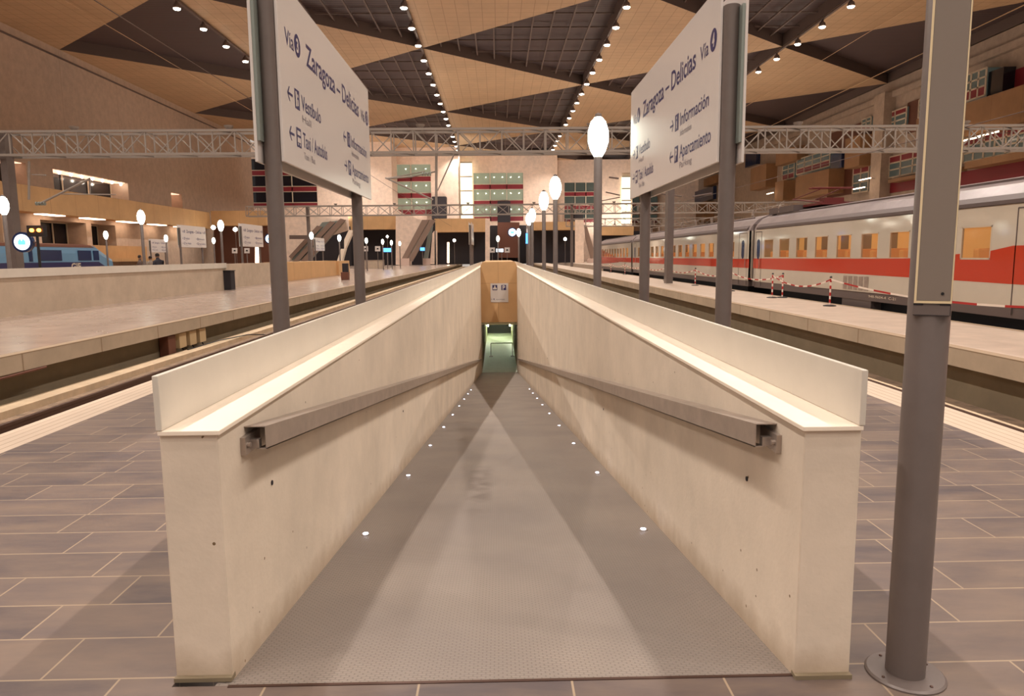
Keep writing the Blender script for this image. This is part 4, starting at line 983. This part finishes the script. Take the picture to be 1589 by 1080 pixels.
# ================================================================== ESCALATORS AND STAIRS AT THE END
def poly(mb, pts, Y, d): mb.prism([tuple(at(x, y, Y=Y)) for x, y in pts], (0, d, 0))
t = thing('escalator', 'grey escalator rising right of the pink stair wall', 'escalator', at(640, 410, Y=128))
m = MB(); poly(m, [(622, 404), (630, 404), (666, 341), (655, 341)], 128, 0.5); poly(m, [(634, 404), (640, 406), (676, 341), (668, 341)], 128, 0.5); m.build('balustrade', 'escal', t)
m = MB(); poly(m, [(629, 404), (635, 404), (670, 341), (665, 341)], 128.3, 2.5); m.build('steps', 'steel', t); m = MB(); poly(m, [(620, 401), (635, 401), (635, 413), (620, 413)], 127.5, 1.5); m.build('plinth', 'pinkwhite', t)
t = thing('escalator', 'dark escalator seen edge-on between the stair wall and the middle gallery', 'escalator', at(668, 410, Y=129))
m = MB(); poly(m, [(657, 402), (664, 402), (672, 350), (667, 345)], 133, 0.5); m.build('balustrade', 'postg', t); m = MB(); poly(m, [(656, 401), (668, 401), (667, 411), (656, 411)], 132.5, 1.2); m.build('plinth', 'pinkwhite', t)
m = MB(); poly(m, [(667, 410), (674, 410), (674, 358), (671, 362)], 133, 0.5); m.build('side_wall', 'facade', t)
t = thing('stair_wall', 'pink wedge-shaped stair wall between the left and middle galleries', 'stair wall', at(615, 410, Y=131))
m = MB(); poly(m, [(614, 411), (614, 333), (617, 326), (632, 335), (655, 342), (623, 402), (622, 411)], 131, 1.0); m.build('wall_body', 'facade', t)
t = thing('escalator', 'pair of long grey escalator flanks rising to the right behind the ochre box', 'escalator', at(480, 409, Y=112))
m = MB()
for a in ([(448, 398), (452, 402), (500, 352), (492, 350)], [(448, 412), (457, 412), (520, 345), (512, 343)], [(460, 412), (472, 412), (536, 341), (528, 339)]): poly(m, a, 112, 0.5)
m.build('balustrade', 'escal', t); m = MB(); poly(m, [(452, 404), (475, 404), (530, 342), (500, 345)], 113, 3); m.build('steps', 'postg', t)
m = MB(); poly(m, [(449, 365), (485, 365), (485, 371), (449, 371)], 111, 0.3); m.build('hanging_board', 'truss_dark', t)
t = thing('staircase', 'bright stepped stair flank left of the rear sign post', 'staircase', at(530, 405, Y=125))
m = MB(); poly(m, [(520, 414), (529, 386), (534, 386), (534, 372), (541, 357), (548, 357), (536, 385), (528, 414)], 125, 1.5); m.build('flank', 'coping', t)
m = MB(); poly(m, [(440, 410), (440, 345), (462, 325), (480, 331), (516, 340), (540, 341), (541, 357), (512, 366), (480, 372), (456, 392), (446, 411)], 116, 0.5); tag(m.build('stair_wall', 'facade'), 'sloping pink stair wall behind the left grey escalators', 'stair wall')
t = thing('escalator', 'curved escalator flank at the right end of the hall beside the tall lamp', 'escalator', at(915, 408, Y=146))
m = MB(); poly(m, [(907, 352), (911, 352), (921, 385), (922, 402), (917, 402), (909, 372)], 146, 0.6); m.build('balustrade', 'escal', t); m = MB(); poly(m, [(912, 401), (924, 401), (924, 409), (912, 409)], 145.5, 1.5); m.build('plinth', 'pinkwhite', t)
for xa, xb, ya, yb, Y, lb in ((893, 906, 341, 410, 142, 'right of the receding lamp posts'), (753, 760, 339, 407, 132, 'behind the ochre ramp box on its left'), (673, 678, 358, 411, 139, 'at the left edge of the middle gallery')):
    m = MB(); poly(m, [(xa, yb), (xb, yb), (xb, ya), (xa, ya)], Y, 1.2); tag(m.build('pillar', 'facade'), 'pinkish concrete pillar %s' % lb, 'pillar', 'concrete pillars at the end of the hall')
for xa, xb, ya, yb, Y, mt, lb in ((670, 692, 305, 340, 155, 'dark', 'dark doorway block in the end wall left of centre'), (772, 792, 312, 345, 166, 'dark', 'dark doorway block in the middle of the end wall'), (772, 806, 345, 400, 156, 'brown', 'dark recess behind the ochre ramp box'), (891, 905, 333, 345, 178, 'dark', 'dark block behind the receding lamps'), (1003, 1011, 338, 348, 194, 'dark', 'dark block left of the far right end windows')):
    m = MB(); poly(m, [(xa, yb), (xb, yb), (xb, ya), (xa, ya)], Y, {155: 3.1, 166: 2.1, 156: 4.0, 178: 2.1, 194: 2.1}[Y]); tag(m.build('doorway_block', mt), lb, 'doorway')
# screens, little pictogram boards, columns and doors in the undercroft
for xa, xb, ya, yb, Y, mt, nm, lb in ((594, 608, 385, 391, 95, 'blueglow', 'info_screen', 'bright blue screen under the left gallery'), (652, 659, 384, 389, 127, 'blueglow', 'info_screen', 'small blue screen behind the escalator'), (770, 775, 386, 391, 88, 'whiteglow', 'info_screen', 'left pale screen above the ochre ramp box'), (776, 781, 386, 391, 88, 'whiteglow', 'info_screen', 'right pale screen above the ochre ramp box'), (816, 820, 362, 378, 40, 'blueglow', 'info_screen', 'tall blue lit panel beside the lamp posts')):
    t = thing(nm, lb, 'screen', at((xa+xb)/2, yb, Y=Y)); m = MB(); poly(m, [(xa, yb), (xb, yb), (xb, ya), (xa, ya)], Y, 0.1); m.build('display', mt, t)
    m = MB(); poly(m, [(xa-.4, yb+.6), (xb+.4, yb+.6), (xb+.4, ya-.6), (xa-.4, ya-.6)], Y+0.101, 0.1); m.build('case', 'black', t)
    c = at((xa+xb)/2, yb, Y=Y+.15); MB().bar((c.x, c.y, 0), (c.x, c.y, c.z), 0.12, n=8).build('pole', 'post', t)
for x, y, Y, lb in ((567, 386, 92, 'left of the lamps under the left gallery'), (586, 386, 92, 'left of the blue screen'), (764, 388, 88, 'left of the pale screens'), (787, 388, 88, 'right of the pale screens'), (383, 389, 60, 'under the glaring distant sign'), (364, 389, 60, 'left of the glaring distant sign')):
    t = thing('pictogram_board', 'small white square pictogram board %s' % lb, 'board', at(x, y+4, Y=Y), 'small square pictogram boards')
    m = MB(); poly(m, [(x-4, y+4), (x+4, y+4), (x+4, y-4), (x-4, y-4)], Y, 0.06); m.build('plate', 'white', t)
    m = MB(); poly(m, [(x-1.8, y+1), (x+1.8, y+1), (x+1.2, y-1.2), (x-1.2, y-1.2)], Y-0.02, 0.015); m.build('symbol', 'black', t)
    c = at(x, y, Y=Y+.1); MB().bar((c.x, c.y, 0), (c.x, c.y, c.z), 0.08, n=8).build('pole', 'post', t)
for x, y, Y, r, lb in ((705, 373, 120, .25, 'under the middle gallery'), (877, 371, 130, .3, 'under the right gallery'), (331, 353, 112, .35, 'left one below the far left gallery'), (365, 356, 112, .35, 'right one below the far left gallery'), (601, 367, 120, .2, 'under the left gallery beside the lamps')):
    p = at(x, y, Y=Y); o = thing('globe_lamp', None, None, tuple(p)); MB().lathe(tuple(p), [(r*.2, -r), (r*.8, -r*.5), (r, 0), (r*.8, r*.5), (r*.2, r)], 12).build('globe', 'bulb', o); MB().bar((p.x, p.y, 0), (p.x, p.y, p.z-r), 0.08, n=8).build('pole', 'post', o); tag(o, 'small round lamp %s' % lb, 'lamp', 'small round lamps in the undercroft')
for xa, xb, ya, yb, Y, lb in ((694, 697, 376, 408, 138, 'middle gallery'), (396, 401, 381, 409, 80, 'glaring distant sign')):
    m = MB(); poly(m, [(xa, yb), (xb, yb), (xb, ya), (xa, ya)], Y, 0.2); tag(m.build('light_column', 'warmglow'), 'tall warm lit column under the %s' % lb, 'light column')
t = thing('kiosk', 'low cream kiosk counter at the end of the left platform', 'kiosk', at(580, 416, Z=0))
p = at(580, 417, Z=0); MB().box(p.x-1.2, p.x+1.2, p.y, p.y+1.5, 0, 1.15).build('counter', 'parapet', t); MB().box(p.x-1.25, p.x+1.25, p.y-.05, p.y+1.5, 1.15, 1.2).build('counter_top', 'skirt', t)

# ================================================================== RIGHT HALL BLOCK: balconies and windows
def rect_on(X, xa, ya, xb, yb):
    """span on the plane X=: far/near y and z from two pixel corners"""
    a = at(xa, ya, X=X); b = at(xb, yb, X=X); return min(a.y, b.y), max(a.y, b.y), b.z, a.z
def balcony(xa, ya, yb, xb, dep, label):
    """ochre box standing out from the wall; xa/xb left/right pixel, ya top and yb bottom at the left end"""
    X = XWR-dep; a = at(xa, ya, X=X); z0 = at(xa, yb, X=X).z; yn = at(xb, ya, X=X).y
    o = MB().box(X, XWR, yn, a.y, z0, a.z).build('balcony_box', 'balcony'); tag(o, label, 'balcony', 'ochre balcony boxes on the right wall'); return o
def glazed(xa, ya, yb, xb, n, label, m_='dimglass', low=None, dep=0.25, top=None):
    a = at(xa, ya, X=XWR-dep); z0 = at(xa, yb, X=XWR-dep).z; y1 = a.y; y0 = at(xb, ya, X=XWR-dep).y; z1 = a.z
    t = thing('wall_window', label, 'window', (XWR-dep, y0, z0), 'windows of the right wall')
    MB().box(XWR-dep, XWR-0.02, y0, y1, z0, z1).build('pane', m_, t)
    f = MB(); X = XWR-dep
    for k in range(n+1): y = y0+(y1-y0)*k/n; f.box(X-0.08, X, y-0.12, y+0.12, z0, z1)
    for z in (z0, z0+(z1-z0)*0.36, z0+(z1-z0)*0.68, z1): f.box(X-0.08, X, y0, y1, z-0.09, z+0.09)
    f.build('frame', 'frame', t)
    if low: MB().box(X-0.05, X, y0, y1, z0, z0+(z1-z0)*0.36).build('lower_panel', low, t)
    if top: MB().box(X-0.05, X, y0, y1, z0+(z1-z0)*0.68, z1).build('upper_panel', top, t)
    return t
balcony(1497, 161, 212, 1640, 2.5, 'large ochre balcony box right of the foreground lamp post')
glazed(1497, 118, 158, 1531, 3, 'red-paned corner window above the large ochre balcony', 'dimglass', 'darkred', 1.6)
balcony_d = MB().box(XWR-1.4, XWR-0.1, at(1556, 130, X=XWR-1.4).y, at(1532, 130, X=XWR-1.4).y, at(1540, 150, X=XWR-1.4).z, at(1540, 110, X=XWR-1.4).z).build('dark_window_bay', 'darkglass'); tag(balcony_d, 'dark glazed bay beside the red-paned window, upper right', 'window')
o = MB().box(XWR-0.14, XWR-0.02, at(1640, 130, X=XWR-1.2).y, at(1557, 130, X=XWR-1.2).y, at(1575, 147, X=XWR-1.2).z, at(1575, 103, X=XWR-1.2).z).build('red_wall_panel', 'darkred'); tag(o, 'dark red wall panel at the upper right picture edge', 'panel')
glazed(1497, 216, 252, 1640, 8, 'long red-topped window band below the large ochre balcony', 'dimglass', None, 0.4, 'darkred')
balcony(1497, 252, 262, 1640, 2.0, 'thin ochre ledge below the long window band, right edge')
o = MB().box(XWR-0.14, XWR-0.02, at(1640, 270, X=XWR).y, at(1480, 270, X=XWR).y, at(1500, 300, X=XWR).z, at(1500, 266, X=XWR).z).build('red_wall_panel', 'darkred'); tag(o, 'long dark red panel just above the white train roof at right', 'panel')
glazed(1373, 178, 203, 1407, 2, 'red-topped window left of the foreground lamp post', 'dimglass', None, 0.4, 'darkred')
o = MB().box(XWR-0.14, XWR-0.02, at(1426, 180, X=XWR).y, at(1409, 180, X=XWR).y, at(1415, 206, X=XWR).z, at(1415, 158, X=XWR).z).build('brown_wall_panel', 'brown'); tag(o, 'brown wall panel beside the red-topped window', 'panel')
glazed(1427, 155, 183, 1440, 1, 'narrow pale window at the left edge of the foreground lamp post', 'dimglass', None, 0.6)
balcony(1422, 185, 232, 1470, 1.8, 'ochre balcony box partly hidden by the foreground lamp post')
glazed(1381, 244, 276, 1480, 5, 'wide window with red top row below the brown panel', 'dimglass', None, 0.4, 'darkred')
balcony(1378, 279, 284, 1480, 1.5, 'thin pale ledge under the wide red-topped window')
o = MB().box(XWR-0.14, XWR-0.02, at(1480, 290, X=XWR).y, at(1367, 290, X=XWR).y, at(1380, 300, X=XWR).z, at(1380, 285, X=XWR).z).build('red_wall_panel', 'darkred'); tag(o, 'dark red strip above the train roof left of the foreground lamp post', 'panel')
o = MB().box(XWR-1.6, XWR+0.05, at(1370, 200, X=XWR-1.6).y, at(1354, 200, X=XWR-1.6).y, 0, H-1.7).build('wall_pier', 'wallR'); tag(o, 'tall plain pier of the right wall behind the nearest gantry', 'pier')
glazed(1338, 186, 204, 1352, 2, 'small window high on the right wall, left of the pier', 'dimglass', 'darkred', 0.4)
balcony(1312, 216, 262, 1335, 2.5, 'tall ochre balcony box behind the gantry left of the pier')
o = MB().box(XWR-0.14, XWR-0.02, at(1352, 230, X=XWR).y, at(1288, 230, X=XWR).y, at(1310, 250, X=XWR).z, at(1310, 200, X=XWR).z).build('brown_wall_panel', 'brown'); tag(o, 'brown wall panel behind the tall ochre balcony', 'panel')
glazed(1237, 248, 271, 1288, 4, 'pale window row above the middle ochre balcony', 'dimglass', 'darkred', 1.2)
o = MB().box(XWR-1.3, XWR-0.05, at(1306, 250, X=XWR-1.3).y, at(1289, 250, X=XWR-1.3).y, at(1297, 262, X=XWR-1.3).z, at(1297, 238, X=XWR-1.3).z).build('dark_window_bay', 'blueglass'); tag(o, 'blue glazed bay beside the pale window row', 'window')
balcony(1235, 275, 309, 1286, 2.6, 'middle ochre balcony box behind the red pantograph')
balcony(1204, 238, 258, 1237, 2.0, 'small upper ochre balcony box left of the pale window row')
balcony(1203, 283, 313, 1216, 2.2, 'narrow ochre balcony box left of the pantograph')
glazed(1215, 258, 280, 1233, 2, 'small red window over the narrow ochre balcony', 'dimglass', 'darkred', 0.5)
glazed(1325, 258, 300, 1349, 2, 'red and pale window low on the right wall, left of the pier', 'dimglass', None, 0.5, 'darkred')
o = MB().box(XWR-0.14, XWR-0.02, at(1325, 270, X=XWR).y, at(1286, 270, X=XWR).y, at(1300, 305, X=XWR).z, at(1300, 262, X=XWR).z).build('brown_wall_panel', 'brown'); tag(o, 'brown wall panel right of the middle ochre balcony', 'panel')
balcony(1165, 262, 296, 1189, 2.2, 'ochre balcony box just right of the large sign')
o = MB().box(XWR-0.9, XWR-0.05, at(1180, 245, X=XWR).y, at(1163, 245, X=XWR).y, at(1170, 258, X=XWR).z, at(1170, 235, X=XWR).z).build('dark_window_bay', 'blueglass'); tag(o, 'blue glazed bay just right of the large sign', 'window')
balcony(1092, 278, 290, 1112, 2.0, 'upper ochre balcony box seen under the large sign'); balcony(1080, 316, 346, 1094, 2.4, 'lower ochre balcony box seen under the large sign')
o = MB().box(XWR-0.9, XWR-0.05, at(1112, 300, X=XWR).y, at(1082, 300, X=XWR).y, at(1095, 313, X=XWR).z, at(1095, 294, X=XWR).z).build('dark_window_bay', 'blueglass'); tag(o, 'dark blue glazed bay under the large sign', 'window')
for px, py in ((1533, 208), (1505, 216), (1342, 278), (1333, 292), (1195, 300)):
    p = at(px, py, X=XWR-3.0); o = thing('wall_lamp', None, None, (XWR, p.y, p.z)); MB().bar((p.x, p.y-1.6, p.z), (p.x, p.y+1.6, p.z), 0.16, n=8).build('tube', 'warmglow', o); MB().bar((p.x, p.y, p.z+0.1), (XWR, p.y, p.z+0.1), 0.08).build('arm', 'gantry', o); tag(o, 'slim lit tube lamp on the right wall, %s' % {1533: 'under the large balcony', 1505: 'beside the foreground lamp post', 1342: 'left of the pier', 1333: 'just above the train roof', 1195: 'left of the pantograph'}[px], 'lamp', 'tube lamps on the right wall')

# ================================================================== CEILING LAMPS (the light of the hall)
sp = bpy.data.lights.new('beam', 'SPOT'); sp.energy = SPOT_W; sp.color = LAMP_COL; sp.spot_size = math.radians(128); sp.spot_blend = 0.55; sp.shadow_soft_size = 0.22
def ceiling_lamp(x, y, label, group):
    t = thing('ceiling_lamp', label, 'ceiling lamp', (x, y, H-1.05), group)
    m = MB(); m.lathe((x, y, H-0.95), [(0.30, 0), (0.34, 0.08), (0.28, 0.35), (0.12, 0.5), (0.05, 0.95)], 16); m.build('housing', 'truss_dark', t)
    m = MB(); m.lathe((x, y, H-1.02), [(0.06, -0.08), (0.25, -0.04), (0.33, 0.05)], 16); m.build('lens', 'bulb', t)
    l = bpy.data.objects.new('beam', sp); COL.objects.link(l); l.parent = t; l.location = (0, 0, -0.12)
    return t
c0 = None; STEP = 5.85
for ci, nm in CEIL_ROWS:
    x = COLX[ci]; k = 0; vis = 0
    top = 67.5
    y = 74.0-STEP*17
    while y < 166:
        hid = y < 68
        if hid: lb = 'ceiling lamp of the %s row, above the top of the picture' % nm; 
        else:
            lb = 'ceiling lamp of the %s row, %s in view' % (nm, ORD[vis] if vis < 20 else 'farthest'); vis += 1
        g = 'ceiling lamps of the %s row' % nm
        if c0 is None: c0 = ceiling_lamp(x, y, lb, g)
        else:
            c = copy_tree(c0); c.location = (x, y, H-1.05); c['label'] = lb; c['group'] = g
        y += STEP
for ci, nm in CEIL_ROWS:
    x = COLX[ci]; m = MB()
    m.box(x-0.12, x+0.12, -25, 166, H-0.3, H-0.12); struct('ceiling_lamp_track', m, 'truss_dark')

# fill lights added on the gantries to brighten the ceiling from below
ul = bpy.data.lights.new('ceiling_fill', 'SPOT'); ul.energy = UP_W; ul.color = LAMP_COL; ul.spot_size = math.radians(170); ul.spot_blend = 0.4; ul.shadow_soft_size = 0.3
def fill_light(x, y, z, label):
    t = thing('fill_light', label, 'fill_light', (x, y, z), 'added fill lights on top of the lattice gantries')
    m = MB(); m.box(x-0.22, x+0.22, y-0.16, y+0.16, z, z+0.06); m.build('bracket', 'gantry', t)
    m = MB(); m.lathe((x, y, z+0.06), [(0.10, 0), (0.22, 0.12), (0.24, 0.2)], 14); m.build('reflector', 'gantry', t)
    l = bpy.data.objects.new('ceiling_fill', ul); COL.objects.link(l); l.parent = t; l.location = (0, 0, 0.42); l.rotation_euler = (PI, 0, 0)
    return t
FX = [-34, -22, -14, -4, 5, 16, 25, 38]
f0 = None
for Y, z, nm in ((38.5, 8.18, 'nearest'), (98.5, 8.56, 'second')):
    for i, x in enumerate(FX):
        if Y > 90 and x < -33: x = -30
        lb = 'added upward fill light on top of the %s gantry, %s from the left' % (nm, ['first', 'second', 'third', 'fourth', 'fifth', 'sixth', 'seventh', 'last'][i])
        if f0 is None: f0 = fill_light(x, Y, z, lb)
        else: c = copy_tree(f0); c.location = (x, Y, z); c['label'] = lb

wl = bpy.data.lights.new('facade_fill', 'SPOT'); wl.energy = 5200; wl.color = (1.0, 0.86, 0.74); wl.spot_size = math.radians(130); wl.spot_blend = 0.6; wl.shadow_soft_size = 0.3  # lights added on the galleries to brighten the end wall
for x, y, z, lb in ((-30, 130.0, 9.2, 'far left gallery'), (-24, 134.5, 8.9, 'left gallery'), (-8, 141.5, 8.9, 'middle gallery'), (12, 151.5, 8.9, 'gallery right of the street lamps'), (28, 171.5, 9.0, 'right gallery')):
    t = thing('added_washer', 'added fill light on the %s, turned to the end wall' % lb, 'fill_light', (x, y, z), 'added fill lights on the galleries')
    MB().box(x-0.3, x+0.3, y-0.2, y+0.2, z-0.3, z-0.2).build('bracket', 'gantry', t); MB().lathe((x, y, z-0.2), [(0.12, 0), (0.2, 0.1), (0.2, 0.2)], 12).build('reflector', 'gantry', t)
    l = bpy.data.objects.new('facade_fill', wl); COL.objects.link(l); l.parent = t; l.location = (0, 0, 0.3); l.rotation_euler = (math.radians(118), 0, 0)
